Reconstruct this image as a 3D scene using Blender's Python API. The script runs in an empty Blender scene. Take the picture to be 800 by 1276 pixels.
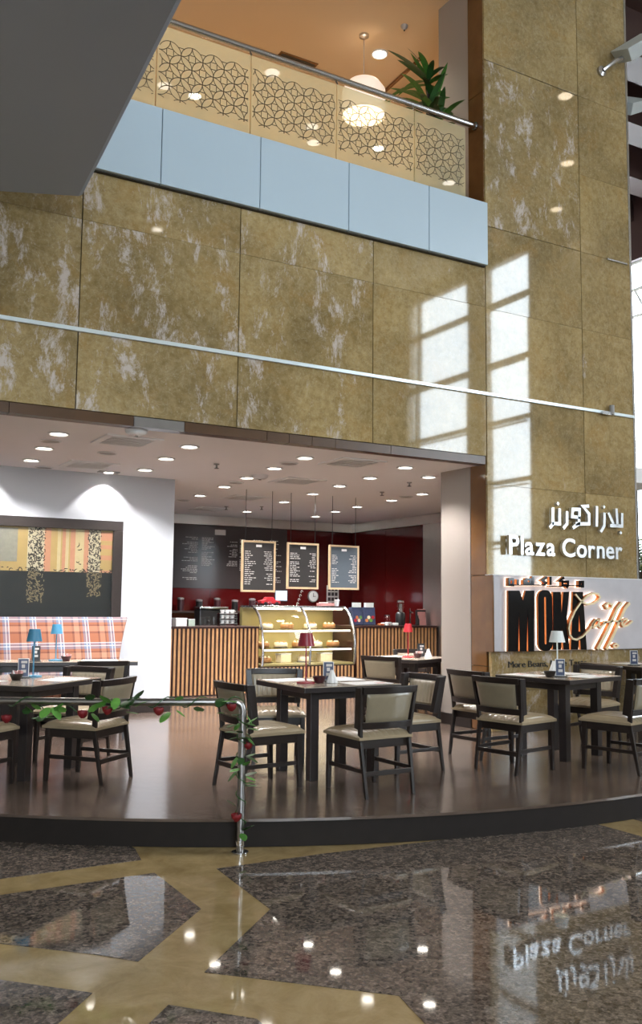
import bpy, bmesh, math, random
from mathutils import Vector, Matrix
random.seed(7)
PI = math.pi
SC = bpy.context.scene
COL = SC.collection
# ------------------------------------------------------------ camera, sky, exposure
CAM_H, STEP, CEIL = 1.58, 0.18, 3.21
F_PX, HOR, ROLL, YAW = 1150.0, 753.0, -0.0100, math.radians(59.9)
pitch = math.atan((HOR - 638.0) / F_PX)
fwd0 = Vector((math.cos(YAW), math.sin(YAW), 0))
rgt0 = Vector((math.sin(YAW), -math.cos(YAW), 0))
fw = fwd0 * math.cos(pitch) + Vector((0, 0, math.sin(pitch)))
up = Vector((0, 0, math.cos(pitch))) - fwd0 * math.sin(pitch)
cr, sr = math.cos(ROLL), math.sin(ROLL)
rx = rgt0 * cr - up * sr
ux = rgt0 * sr + up * cr
cam_d = bpy.data.cameras.new('camera')
cam = bpy.data.objects.new('camera', cam_d)
COL.objects.link(cam)
cam.matrix_world = Matrix(((rx.x, ux.x, -fw.x, 0), (rx.y, ux.y, -fw.y, 0), (rx.z, ux.z, -fw.z, CAM_H), (0, 0, 0, 1)))
cam_d.sensor_fit = 'VERTICAL'
cam_d.sensor_height = 36.0
cam_d.lens = F_PX / 1276.0 * 36.0
cam_d.clip_end = 300
SC.camera = cam
SC.view_settings.view_transform = 'Standard'
SC.view_settings.look = 'None'
SC.view_settings.exposure = 0.5
SC.view_settings.gamma = 1.0
SC.cycles.use_denoising = True
SC.cycles.max_bounces = 8
SC.cycles.diffuse_bounces = 5
SC.cycles.glossy_bounces = 4
SC.cycles.transmission_bounces = 6
SC.cycles.transparent_max_bounces = 12
SC.cycles.sample_clamp_indirect = 6.0
SC.cycles.caustics_reflective = False
SC.cycles.caustics_refractive = False
world = bpy.data.worlds.new('sky')
SC.world = world
world.use_nodes = True
wn = world.node_tree.nodes
wn['Background'].inputs[0].default_value = (0.78, 0.90, 1.0, 1)
wn['Background'].inputs[1].default_value = 13.0
def portal(loc, rot, sx, sy):
    l = bpy.data.lights.new('window_portal', 'AREA')
    l.shape = 'RECTANGLE'; l.size = sx; l.size_y = sy; l.cycles.is_portal = True
    o = bpy.data.objects.new('window_portal', l); o.location = loc; o.rotation_euler = rot
    COL.objects.link(o)
portal((15.9, -3.55, 6.45), (0, PI / 2, 0), 8.5, 5.3)
portal((-2.0, -11.9, 5.5), (PI / 2, 0, 0), 6.0, 7.0)
portal((15.9, 14.25, 4.65), (0, PI / 2, 0), 9.3, 6.5)

# ------------------------------------------------------------ helpers
class MB:
    """collects shapes into one mesh"""
    def __init__(s): s.v = []; s.f = []; s.m = []
    def add(s, vs, fs, mi=0):
        b = len(s.v); s.v += [tuple(x) for x in vs]
        s.f += [tuple(b + i for i in f) for f in fs]; s.m += [mi] * len(fs); return s
    def box(s, x0, x1, y0, y1, z0, z1, mi=0):
        vs = [(x0, y0, z0), (x1, y0, z0), (x1, y1, z0), (x0, y1, z0), (x0, y0, z1), (x1, y0, z1), (x1, y1, z1), (x0, y1, z1)]
        return s.add(vs, [(0, 3, 2, 1), (4, 5, 6, 7), (0, 1, 5, 4), (1, 2, 6, 5), (2, 3, 7, 6), (3, 0, 4, 7)], mi)
    def prism(s, poly, a, b, axis='z', mi=0):
        """extrude a 2d polygon along an axis from a to b"""
        n = len(poly)
        def P(p, t):
            return (p[0], p[1], t) if axis == 'z' else ((p[0], t, p[1]) if axis == 'y' else (t, p[0], p[1]))
        vs = [P(p, a) for p in poly] + [P(p, b) for p in poly]
        fs = [tuple(range(n))[::-1], tuple(range(n, 2 * n))] + [(i, (i + 1) % n, n + (i + 1) % n, n + i) for i in range(n)]
        return s.add(vs, fs, mi)
    def tube(s, pts, r, n=8, mi=0, closed=False, cap=True):
        pts = [Vector(p) for p in pts]; N = len(pts)
        rs = r if isinstance(r, (list, tuple)) else [r] * N
        rings = []; prev = None
        for i, p in enumerate(pts):
            if closed: t = pts[(i + 1) % N] - pts[i - 1]
            else: t = pts[min(i + 1, N - 1)] - pts[max(i - 1, 0)]
            t.normalize()
            if prev is None:
                a = Vector((0, 0, 1)) if abs(t.z) < .9 else Vector((1, 0, 0))
                nn = t.cross(a).normalized()
            else:
                nn = (prev - t * prev.dot(t)).normalized()
            prev = nn; bb = t.cross(nn)
            rings.append([p + (nn * math.cos(2 * PI * k / n) + bb * math.sin(2 * PI * k / n)) * rs[i] for k in range(n)])
        vs = [q for rg in rings for q in rg]; fs = []
        for i in range(N if closed else N - 1):
            j = (i + 1) % N
            for k in range(n):
                fs.append((i * n + k, i * n + (k + 1) % n, j * n + (k + 1) % n, j * n + k))
        if cap and not closed:
            fs.append(tuple(range(n))[::-1]); fs.append(tuple((N - 1) * n + k for k in range(n)))
        return s.add(vs, fs, mi)
    def lathe(s, prof, n=20, c=(0, 0, 0), mi=0, cap=True):
        """profile of (radius, z)"""
        vs = []; fs = []
        for r, z in prof:
            for k in range(n):
                vs.append((c[0] + r * math.cos(2 * PI * k / n), c[1] + r * math.sin(2 * PI * k / n), c[2] + z))
        for i in range(len(prof) - 1):
            for k in range(n):
                fs.append((i * n + k, i * n + (k + 1) % n, (i + 1) * n + (k + 1) % n, (i + 1) * n + k))
        if cap:
            fs.append(tuple(range(n))[::-1]); fs.append(tuple((len(prof) - 1) * n + k for k in range(n)))
        return s.add(vs, fs, mi)
    def grid(s, fn, nu, nv, mi=0):
        vs = [fn(i / nu, j / nv) for j in range(nv + 1) for i in range(nu + 1)]
        fs = [(j * (nu + 1) + i, j * (nu + 1) + i + 1, (j + 1) * (nu + 1) + i + 1, (j + 1) * (nu + 1) + i) for j in range(nv) for i in range(nu)]
        return s.add(vs, fs, mi)
    def build(s, name, mat, parent=None, smooth=False, bevel=0, solid=0, loc=None, rotz=0):
        me = bpy.data.meshes.new(name)
        me.from_pydata(s.v, [], s.f)
        mats = mat if isinstance(mat, (list, tuple)) else [mat]
        for m in mats: me.materials.append(m)
        if len(mats) > 1: me.polygons.foreach_set('material_index', s.m)
        bm = bmesh.new(); bm.from_mesh(me)
        bmesh.ops.recalc_face_normals(bm, faces=bm.faces)
        bm.to_mesh(me); bm.free()
        if smooth:
            me.polygons.foreach_set('use_smooth', [True] * len(me.polygons))
            try: me.set_sharp_from_angle(angle=math.radians(40))
            except Exception: pass
        o = bpy.data.objects.new(name, me); COL.objects.link(o)
        if solid:
            md = o.modifiers.new('thickness', 'SOLIDIFY'); md.thickness = solid; md.offset = 0
        if bevel:
            md = o.modifiers.new('bevel', 'BEVEL'); md.width = bevel; md.segments = 2; md.limit_method = 'ANGLE'
        if parent: o.parent = parent
        if loc: o.location = loc
        if rotz: o.rotation_euler.z = rotz
        return o
def tag(o, label=None, cat=None, group=None, kind=None):
    if label: o['label'] = label
    if cat: o['category'] = cat
    if group: o['group'] = group
    if kind: o['kind'] = kind
    return o
def thing(name, label, cat, loc=(0, 0, 0), rz=0, group=None):
    o = bpy.data.objects.new(name, None); o.empty_display_size = .1
    COL.objects.link(o); o.location = loc; o.rotation_euler = (0, 0, rz)
    return tag(o, label, cat, group)
def copy_tree(o, parent=None):
    c = o.copy(); COL.objects.link(c)
    if parent: c.parent = parent
    for ch in KIDS.get(o.name, []):
        KIDS.setdefault(c.name, []).append(copy_tree(ch, c))
    return c
KIDS = {}
def note_kids(root):
    """remember the children of a finished thing so that it can be copied"""
    for o in list(COL.objects):
        if o.parent and root_of(o) == root:
            KIDS.setdefault(o.parent.name, [])
            if o not in KIDS[o.parent.name]: KIDS[o.parent.name].append(o)
def root_of(o):
    while o.parent: o = o.parent
    return o
def dup(root, loc, rz, label, group=None):
    if root.name not in KIDS: note_kids(root)
    c = copy_tree(root)
    c.location = loc; c.rotation_euler = (0, 0, rz)
    c['label'] = label
    if group: c['group'] = group
    return c
def structure(o): o['kind'] = 'structure'; return o
def lamp(name, typ, loc, power, color, parent=None, rot=(0, 0, 0), **kw):
    l = bpy.data.lights.new(name, typ); l.energy = power; l.color = color
    for k, v in kw.items(): setattr(l, k, v)
    o = bpy.data.objects.new(name, l); o.location = loc; o.rotation_euler = rot
    COL.objects.link(o)
    if parent: o.parent = parent
    return o
ORD = ['first', 'second', 'third', 'fourth', 'fifth', 'sixth', 'seventh', 'eighth']

# ------------------------------------------------------------ materials
def new_mat(name):
    m = bpy.data.materials.new(name); m.use_nodes = True
    return m, m.node_tree.nodes, m.node_tree.links, m.node_tree.nodes['Principled BSDF']
def plain(name, col, rough=.5, metal=0.0, noise=0.0, scale=30, bump=0.0, coat=0.0, spec=.5, emit=None, es=0):
    m, n, l, b = new_mat(name)
    b.inputs['Base Color'].default_value = (*col, 1); b.inputs['Roughness'].default_value = rough
    b.inputs['Metallic'].default_value = metal; b.inputs['Coat Weight'].default_value = coat
    b.inputs['Coat Roughness'].default_value = .05
    b.inputs['Specular IOR Level'].default_value = spec
    if emit:
        b.inputs['Emission Color'].default_value = (*emit, 1); b.inputs['Emission Strength'].default_value = es
    tc = n.new('ShaderNodeTexCoord'); t = n.new('ShaderNodeTexNoise')
    t.inputs['Scale'].default_value = scale; t.inputs['Detail'].default_value = 4
    l.new(tc.outputs['Object'], t.inputs['Vector'])
    if noise:
        mx = n.new('ShaderNodeMix'); mx.data_type = 'RGBA'
        mx.inputs[6].default_value = (*[c * (1 - noise) for c in col], 1); mx.inputs[7].default_value = (*[min(1, c * (1 + noise)) for c in col], 1)
        l.new(t.outputs['Fac'], mx.inputs[0]); l.new(mx.outputs[2], b.inputs['Base Color'])
    if bump:
        bp = n.new('ShaderNodeBump'); bp.inputs['Strength'].default_value = bump; bp.inputs['Distance'].default_value = .01
        l.new(t.outputs['Fac'], bp.inputs['Height']); l.new(bp.outputs['Normal'], b.inputs['Normal'])
    return m
def ramp(n, stops, interp='LINEAR'):
    r = n.new('ShaderNodeValToRGB'); r.color_ramp.interpolation = interp
    e = r.color_ramp.elements
    e[0].position, e[0].color = stops[0][0], (*stops[0][1], 1)
    e[1].position, e[1].color = stops[1][0], (*stops[1][1], 1)
    for p, c in stops[2:]:
        x = e.new(p); x.color = (*c, 1)
    return r
def mixc(n, l, fac, a, b, bt='MIX'):
    mx = n.new('ShaderNodeMix'); mx.data_type = 'RGBA'; mx.blend_type = bt
    for i, s in ((0, fac), (6, a), (7, b)):
        if isinstance(s, (int, float)): mx.inputs[i].default_value = s
        elif isinstance(s, tuple): mx.inputs[i].default_value = (*s, 1)
        else: l.new(s, mx.inputs[i])
    return mx.outputs[2]
def noise_tex(n, l, vec, scale, detail=5, rough=.6, dist=0.0):
    t = n.new('ShaderNodeTexNoise'); t.inputs['Scale'].default_value = scale; t.inputs['Detail'].default_value = detail
    t.inputs['Roughness'].default_value = rough; t.inputs['Distortion'].default_value = dist
    l.new(vec, t.inputs['Vector']); return t.outputs['Fac']
def world_vec(n, l, scale=(1, 1, 1), rnd=True):
    g = n.new('ShaderNodeNewGeometry'); mp = n.new('ShaderNodeMapping'); mp.inputs['Scale'].default_value = scale
    if rnd:
        oi = n.new('ShaderNodeObjectInfo'); mu = n.new('ShaderNodeVectorMath'); mu.operation = 'SCALE'
        cx = n.new('ShaderNodeCombineXYZ'); cx.inputs[0].default_value = 17; cx.inputs[1].default_value = 31; cx.inputs[2].default_value = 23
        l.new(cx.outputs[0], mu.inputs[0]); l.new(oi.outputs['Random'], mu.inputs['Scale'])
        ad = n.new('ShaderNodeVectorMath'); l.new(g.outputs['Position'], ad.inputs[0]); l.new(mu.outputs[0], ad.inputs[1])
        l.new(ad.outputs[0], mp.inputs['Vector'])
    else: l.new(g.outputs['Position'], mp.inputs['Vector'])
    return mp.outputs[0]
def marble_gold(name, patch=.562, tone=1.0, rough=.035):
    m, n, l, b = new_mat(name)
    v = world_vec(n, l); vs = world_vec(n, l, (1.6, 1.6, .75))
    big = noise_tex(n, l, v, .9, 4); fine = noise_tex(n, l, v, 14, 8, .72); cell = noise_tex(n, l, v, 38, 5, .7)
    r1 = ramp(n, [(.3, (.240 * tone, .170 * tone, .068 * tone)), (.7, (.42 * tone, .325 * tone, .170 * tone))]); l.new(fine, r1.inputs[0])
    r2 = ramp(n, [(.35, (.66, .63, .58)), (.65, (1.14, 1.10, 1.03))]); l.new(big, r2.inputs[0])
    c = mixc(n, l, 1.0, r1.outputs[0], r2.outputs[0], 'MULTIPLY')
    # orange-brown clouds
    oc = noise_tex(n, l, v, 2.1, 6, .7, .6); ro = ramp(n, [(.52, (0, 0, 0)), (.75, (1, 1, 1))]); l.new(oc, ro.inputs[0])
    mo = n.new('ShaderNodeMath'); mo.operation = 'MULTIPLY'; mo.inputs[1].default_value = .65; l.new(ro.outputs[0], mo.inputs[0])
    c = mixc(n, l, mo.outputs[0], c, (.34 * tone, .20 * tone, .06 * tone))
    vn = noise_tex(n, l, v, 3.4, 7, .62, 1.4); ab = n.new('ShaderNodeMath'); ab.operation = 'SUBTRACT'; ab.inputs[1].default_value = .5; l.new(vn, ab.inputs[0])
    a2 = n.new('ShaderNodeMath'); a2.operation = 'ABSOLUTE'; l.new(ab.outputs[0], a2.inputs[0])
    rv = ramp(n, [(.0, (1, 1, 1)), (.022, (0, 0, 0))]); l.new(a2.outputs[0], rv.inputs[0])
    mv = n.new('ShaderNodeMath'); mv.operation = 'MULTIPLY'; mv.inputs[1].default_value = .13; l.new(rv.outputs[0], mv.inputs[0])
    c = mixc(n, l, mv.outputs[0], c, (.62 * tone, .56 * tone, .40 * tone))
    dk = noise_tex(n, l, v, 7, 9, .78, .8); rd_ = ramp(n, [(.60, (0, 0, 0)), (.74, (1, 1, 1))]); l.new(dk, rd_.inputs[0])
    md_ = n.new('ShaderNodeMath'); md_.operation = 'MULTIPLY'; md_.inputs[1].default_value = .5; l.new(rd_.outputs[0], md_.inputs[0])
    c = mixc(n, l, md_.outputs[0], c, (.20 * tone, .125 * tone, .035 * tone))
    # fine pale network
    rc = ramp(n, [(.56, (0, 0, 0)), (.72, (1, 1, 1))]); l.new(cell, rc.inputs[0])
    mc = n.new('ShaderNodeMath'); mc.operation = 'MULTIPLY'; mc.inputs[1].default_value = .35; l.new(rc.outputs[0], mc.inputs[0])
    c = mixc(n, l, mc.outputs[0], c, (.58 * tone, .52 * tone, .36 * tone))
    # lavender-white drifts
    p = noise_tex(n, l, vs, 2.3, 10, .80, .3); rp = ramp(n, [(patch - .03, (0, 0, 0)), (patch + .05, (1, 1, 1))]); l.new(p, rp.inputs[0])
    mp_ = n.new('ShaderNodeMath'); mp_.operation = 'MULTIPLY'; mp_.inputs[1].default_value = .8; l.new(rp.outputs[0], mp_.inputs[0])
    c = mixc(n, l, mp_.outputs[0], c, (.60, .53, .50))
    l.new(c, b.inputs['Base Color']); b.inputs['Roughness'].default_value = rough
    b.inputs['IOR'].default_value = 1.52
    return m
M = {}
M['marble'] = marble_gold('gold_marble')
M['marble_clear'] = marble_gold('gold_marble_clear', patch=.66)
M['marble_brown'] = plain('brown_marble', (.15, .070, .024), .12, noise=.35, scale=5)
M['edge_brown'] = plain('dark_brown_edging', (.085, .040, .016), .3, noise=.3, scale=5)
M['joint'] = plain('dark_joint', (.03, .024, .015), .7)
def granite():
    m, n, l, b = new_mat('speckled_granite')
    v = world_vec(n, l, rnd=False)
    vo = n.new('ShaderNodeTexVoronoi'); vo.inputs['Scale'].default_value = 42; l.new(v, vo.inputs['Vector'])
    f = noise_tex(n, l, v, 60, 4, .7)
    r = ramp(n, [(.25, (.045, .039, .034)), (.45, (.105, .088, .078)), (.62, (.195, .165, .142)), (.8, (.29, .24, .20))]); l.new(f, r.inputs[0])
    sep = n.new('ShaderNodeSeparateColor'); l.new(vo.outputs['Color'], sep.inputs[0])
    r2 = ramp(n, [(.0, (.45, .43, .42)), (1, (1.35, 1.3, 1.25))]); l.new(sep.outputs[0], r2.inputs[0])
    c = mixc(n, l, 1.0, r.outputs[0], r2.outputs[0], 'MULTIPLY')
    l.new(c, b.inputs['Base Color']); b.inputs['Roughness'].default_value = .035; b.inputs['IOR'].default_value = 1.45
    return m
M['granite'] = granite()
def floor_gold():
    m, n, l, b = new_mat('polished_beige_stone')
    v = world_vec(n, l, rnd=False)
    f = noise_tex(n, l, v, 5, 8, .7, .5)
    r = ramp(n, [(.3, (.24, .165, .07)), (.7, (.40, .30, .15))]); l.new(f, r.inputs[0])
    l.new(r.outputs[0], b.inputs['Base Color']); b.inputs['Roughness'].default_value = .05
    return m
M['floor_gold'] = floor_gold()
def platform_mat():
    m, n, l, b = new_mat('polished_brown_stone')
    v = world_vec(n, l, rnd=False)
    f = noise_tex(n, l, v, 2.5, 7, .65)
    r = ramp(n, [(.3, (.072, .051, .040)), (.7, (.14, .102, .081))]); l.new(f, r.inputs[0])
    l.new(r.outputs[0], b.inputs['Base Color']); b.inputs['Roughness'].default_value = .17; b.inputs['IOR'].default_value = 1.5
    f2 = noise_tex(n, l, v, 9, 2); bp = n.new('ShaderNodeBump'); bp.inputs['Strength'].default_value = .06; bp.inputs['Distance'].default_value = .02
    l.new(f2, bp.inputs['Height']); l.new(bp.outputs['Normal'], b.inputs['Normal'])
    return m
M['platform'] = platform_mat()
M['riser'] = plain('dark_riser_stone', (.017, .013, .011), .65, noise=.25, scale=8, spec=.2)
M['white_wall'] = plain('white_plaster', (.50, .52, .56), .6, noise=.02, scale=3)
M['cream_wall'] = plain('warm_white_plaster', (.31, .27, .24), .6, noise=.02, scale=3)
M['ceiling'] = plain('white_ceiling_paint', (.92, .91, .92), .7, noise=.02, scale=2)
M['grey_soffit'] = plain('grey_soffit_paint', (.34, .39, .48), .75, noise=.03, scale=1)
M['atrium_wall'] = plain('beige_atrium_wall', (.55, .50, .43), .6, noise=.1, scale=.6)
M['brown_beam'] = plain('red_brown_beam_paint', (.065, .035, .032), .5, noise=.1, scale=2)
M['fascia'] = plain('blue_white_fascia_metal', (.46, .57, .66), .30, noise=.02, scale=1.5, spec=.6)
M['tan_ceiling'] = plain('tan_gallery_paint', (.56, .43, .29), .7, noise=.05, scale=.8)
M['chrome'] = plain('brushed_steel', (.50, .50, .51), .22, 1.0, noise=.06, scale=12)
M['steel'] = plain('stainless_sheet', (.80, .76, .71), .34, 1.0, noise=.12, scale=2)
M['rail_steel'] = plain('dull_rail_steel', (.30, .285, .28), .30, 1.0, noise=.1, scale=12)
M['silver'] = plain('silver_letter_metal', (.78, .80, .83), .28, .9, noise=.03, scale=8)
M['wenge'] = plain('dark_stained_wood', (.016, .010, .008), .38, noise=.5, scale=14, spec=.5)
M['table_edge'] = plain('dark_table_wood', (.022, .017, .017), .32, noise=.4, scale=14)
M['table_top'] = plain('taupe_laminate', (.40, .34, .27), .16, noise=.12, scale=6)
M['paper'] = plain('white_paper', (.80, .80, .80), .6, noise=.02)
M['baseboard'] = plain('dark_baseboard', (.020, .014, .012), .4, noise=.2)
M['red_gloss'] = plain('dark_red_gloss_panel', (.085, .006, .006), .1, noise=.12, scale=1.2)
M['menu_panel'] = plain('charcoal_gloss_panel', (.055, .045, .045), .14, noise=.15, scale=1)
M['chalk'] = plain('charcoal_board', (.045, .043, .043), .22, noise=.2, scale=4)
M['board_frame'] = plain('pale_wood_frame', (.55, .40, .24), .45, noise=.2, scale=20)
M['print'] = plain('pale_print', (.55, .52, .50), .6, noise=.02)
M['slat'] = plain('oak_slat', (.56, .31, .145), .42, noise=.3, scale=9)
M['slat_back'] = plain('brown_slat_backing', (.034, .010, .007), .5, noise=.2, scale=9)
M['black'] = plain('black_plastic', (.012, .012, .013), .3, noise=.2)
M['pale_metal'] = plain('pale_strip_metal', (.72, .80, .84), .3, .5, noise=.03)
M['vent_white'] = plain('vent_enamel', (.90, .90, .90), .4, noise=.02)
M['black_gloss'] = plain('black_gloss_letter', (.006, .006, .007), .08, noise=.2, spec=.25)
M['white_plastic'] = plain('white_plastic', (.75, .75, .75), .35, noise=.02)
M['grey_plastic'] = plain('grey_plastic', (.30, .29, .28), .45, noise=.1)
M['concrete'] = plain('pale_lilac_stone', (.50, .485, .52), .45, noise=.14, scale=5)
M['copper'] = plain('copper_letter_return', (.55, .20, .06), .35, .6, noise=.1)
M['red_lamp'] = plain('red_lacquer', (.45, .02, .03), .35, noise=.1)
M['maroon_lamp'] = plain('maroon_lacquer', (.26, .015, .03), .35, noise=.1)
M['blue_lamp'] = plain('teal_blue_lacquer', (.05, .22, .36), .4, noise=.1)
M['white_lamp'] = plain('white_lacquer', (.72, .76, .76), .35, noise=.02)
M['rose'] = plain('red_rose_petal', (.17, .004, .008), .55, noise=.35, scale=40)
M['leaf'] = plain('green_leaf', (.055, .17, .025), .45, noise=.5, scale=25)
M['leaf_pale'] = plain('pale_green_leaf', (.13, .34, .06), .45, noise=.4, scale=25)
M['leaf_dark'] = plain('dark_green_leaf', (.022, .075, .016), .4, noise=.4, scale=12)
M['soil'] = plain('dark_soil', (.03, .02, .012), .9, noise=.4, bump=.5)
M['gold_inside'] = plain('golden_case_lining', (.30, .25, .10), .45, noise=.15, scale=4)
M['cream_food'] = plain('cream_icing', (.78, .66, .42), .5, noise=.15)
M['brown_food'] = plain('baked_brown', (.34, .16, .05), .55, noise=.35)
M['clear_plastic'] = plain('clear_plastic_tub', (.7, .72, .72), .2, noise=.05)
M['maroon_plastic'] = plain('maroon_bowl_plastic', (.045, .010, .014), .4, noise=.2)
M['pink'] = plain('pink_card', (.62, .30, .28), .5, noise=.1)
M['blue_card'] = plain('dark_blue_card', (.045, .06, .12), .4, noise=.3)
M['orange_card'] = plain('orange_card', (.62, .20, .05), .5, noise=.3)
def emis(name, col, s):
    m, n, l, b = new_mat(name)
    b.inputs['Base Color'].default_value = (.8, .8, .8, 1)
    b.inputs['Emission Color'].default_value = (*col, 1); b.inputs['Emission Strength'].default_value = s
    return m
M['led'] = emis('lit_downlight', (1, .93, .82), 14)
M['led_warm'] = emis('lit_warm_lamp', (1, .82, .58), 9)
M['tube'] = emis('lit_display_tube', (1, .90, .70), 3)
M['halo'] = emis('lit_letter_halo', (1, .72, .52), 2.2)
M['shade_lit'] = emis('lit_fabric_shade', (1, .76, .54), .45)
def glass(name, tint=(1, 1, 1), refl=1.0, rough=0.0):
    m, n, l, b = new_mat(name)
    n.remove(b)
    out = n['Material Output']; t = n.new('ShaderNodeBsdfTransparent'); t.inputs[0].default_value = (*tint, 1)
    g = n.new('ShaderNodeBsdfGlossy'); g.inputs['Roughness'].default_value = rough
    fr = n.new('ShaderNodeFresnel'); fr.inputs[0].default_value = 1.5
    ge = n.new('ShaderNodeNewGeometry'); iv = n.new('ShaderNodeMath'); iv.operation = 'SUBTRACT'; iv.inputs[0].default_value = refl; l.new(ge.outputs['Backfacing'], iv.inputs[1]); iv.use_clamp = True
    mu = n.new('ShaderNodeMath'); mu.operation = 'MULTIPLY'; l.new(iv.outputs[0], mu.inputs[1]); l.new(fr.outputs[0], mu.inputs[0])
    mx = n.new('ShaderNodeMixShader'); l.new(mu.outputs[0], mx.inputs[0]); l.new(t.outputs[0], mx.inputs[1]); l.new(g.outputs[0], mx.inputs[2])
    l.new(mx.outputs[0], out.inputs[0])
    return m
M['glass'] = glass('clear_glass')
def frosted():
    m, n, l, b = new_mat('frosted_balustrade_film')
    n.remove(b); out = n['Material Output']
    t = n.new('ShaderNodeBsdfTransparent'); t.inputs[0].default_value = (.93, .95, .90, 1)
    d = n.new('ShaderNodeBsdfDiffuse'); d.inputs[0].default_value = (.42, .385, .27, 1)
    tr = n.new('ShaderNodeBsdfTranslucent'); tr.inputs[0].default_value = (.50, .44, .29, 1)
    a = n.new('ShaderNodeAddShader'); l.new(d.outputs[0], a.inputs[0]); l.new(tr.outputs[0], a.inputs[1])
    m1 = n.new('ShaderNodeMixShader'); m1.inputs[0].default_value = .45; l.new(t.outputs[0], m1.inputs[1]); l.new(a.outputs[0], m1.inputs[2])
    g = n.new('ShaderNodeBsdfGlossy'); g.inputs['Roughness'].default_value = .0
    fr = n.new('ShaderNodeFresnel'); fr.inputs[0].default_value = 1.45
    ge = n.new('ShaderNodeNewGeometry'); iv = n.new('ShaderNodeMath'); iv.operation = 'SUBTRACT'; iv.inputs[0].default_value = 1.0; l.new(ge.outputs['Backfacing'], iv.inputs[1])
    mu = n.new('ShaderNodeMath'); mu.operation = 'MULTIPLY'; l.new(iv.outputs[0], mu.inputs[1]); l.new(fr.outputs[0], mu.inputs[0])
    m2 = n.new('ShaderNodeMixShader'); l.new(mu.outputs[0], m2.inputs[0]); l.new(m1.outputs[0], m2.inputs[1]); l.new(g.outputs[0], m2.inputs[2])
    l.new(m2.outputs[0], out.inputs[0])
    return m
M['frosted'] = frosted()
M['etch'] = plain('dark_etched_line', (.10, .085, .055), .5, noise=.2)
def leather(name, c):
    return plain(name, c, .30, noise=.10, scale=18, bump=.05, coat=.35)
M['seat'] = leather('cream_taupe_leather', (.315, .245, .155))
M['back_in'] = leather('pale_cream_leather', (.42, .355, .26))
M['back_out'] = leather('sage_taupe_leather', (.235, .195, .13))
def plaid():
    m, n, l, b = new_mat('orange_plaid_fabric')
    tc = n.new('ShaderNodeTexCoord'); sp = n.new('ShaderNodeSeparateXYZ'); l.new(tc.outputs['Object'], sp.inputs[0])
    O, P_, W, B_, D = (.20, .062, .024), (.28, .135, .08), (.46, .47, .50), (.10, .125, .19), (.085, .020, .010)
    def axis(sock, per):
        mu = n.new('ShaderNodeMath'); mu.operation = 'DIVIDE'; mu.inputs[1].default_value = per; l.new(sock, mu.inputs[0])
        fr = n.new('ShaderNodeMath'); fr.operation = 'FRACT'; l.new(mu.outputs[0], fr.inputs[0])
        r = ramp(n, [(0, O), (.30, D)], 'CONSTANT')
        for p, c in ((.38, P_), (.58, D), (.64, O), (.72, B_), (.82, W), (.855, B_), (.93, W), (.965, O)):
            e = r.color_ramp.elements.new(p); e.color = (*c, 1)
        l.new(fr.outputs[0], r.inputs[0]); return r.outputs[0]
    c = mixc(n, l, .5, axis(sp.outputs[0], .31), axis(sp.outputs[2], .31))
    l.new(c, b.inputs['Base Color']); b.inputs['Roughness'].default_value = .85
    b.inputs['Sheen Weight'].default_value = .2
    return m
M['plaid'] = plaid()
# ------------------------------------------------------------ measured positions in metres
DOWN = [[2.229,8.954],[2.317,9.893],[2.396,10.829],[3.583,8.936],[3.667,9.839],[3.768,10.825],[4.952,8.912],[5.033,9.811],[5.129,10.77],[5.261,11.771],[5.385,12.962],[6.297,8.881],[7.021,9.39],[6.446,9.872],[6.541,10.783],[8.016,10.879],[6.698,11.798],[8.124,11.822],[6.85,12.999],[8.192,12.934],[8.31,13.83],[7.036,14.749],[8.466,14.811]]
SPK = [[2.264,9.407],[2.985,9.825],[2.662,11.329],[4.998,9.377],[5.21,11.29],[5.418,13.73],[8.059,11.343]]
VENT = [[2.921,8.975],[3.069,10.822],[5.577,8.915],[5.816,10.678],[6.087,12.855],[6.328,14.749]]
WASH = [[3.488,11.351],[2.125,11.229]]
DET = [[2.816,8.372],[5.167,10.473]]
SPR = [[4.319,9.907],[7.135,9.969],[7.426,11.053],[6.392,14.219],[6.883,13.869]]
M_ = [[7.06,1.076],[7.07,1.755],[7.234,1.758],[7.285,1.642],[7.332,1.759],[7.459,1.761],[7.446,1.07],[7.358,1.071],[7.355,1.563],[7.331,1.072],[7.231,1.074],[7.226,1.562],[7.204,1.074]]
O = [[7.516,1.77],[7.734,1.774],[7.72,1.071],[7.503,1.075]]
OH = [[7.607,1.691],[7.639,1.691],[7.628,1.147],[7.597,1.147]]
K = [[7.738,1.085],[7.752,1.751],[7.874,1.753],[7.88,1.471],[7.915,1.753],[8.007,1.755],[7.961,1.458],[7.995,1.081],[7.903,1.082],[7.882,1.369],[7.863,1.083]]
A = [[8.019,1.08],[8.073,1.756],[8.231,1.758],[8.277,1.076],[8.182,1.078],[8.175,1.187],[8.15,1.188],[8.139,1.078]]
AH = [[8.146,1.291],[8.163,1.536],[8.18,1.29]]
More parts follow.
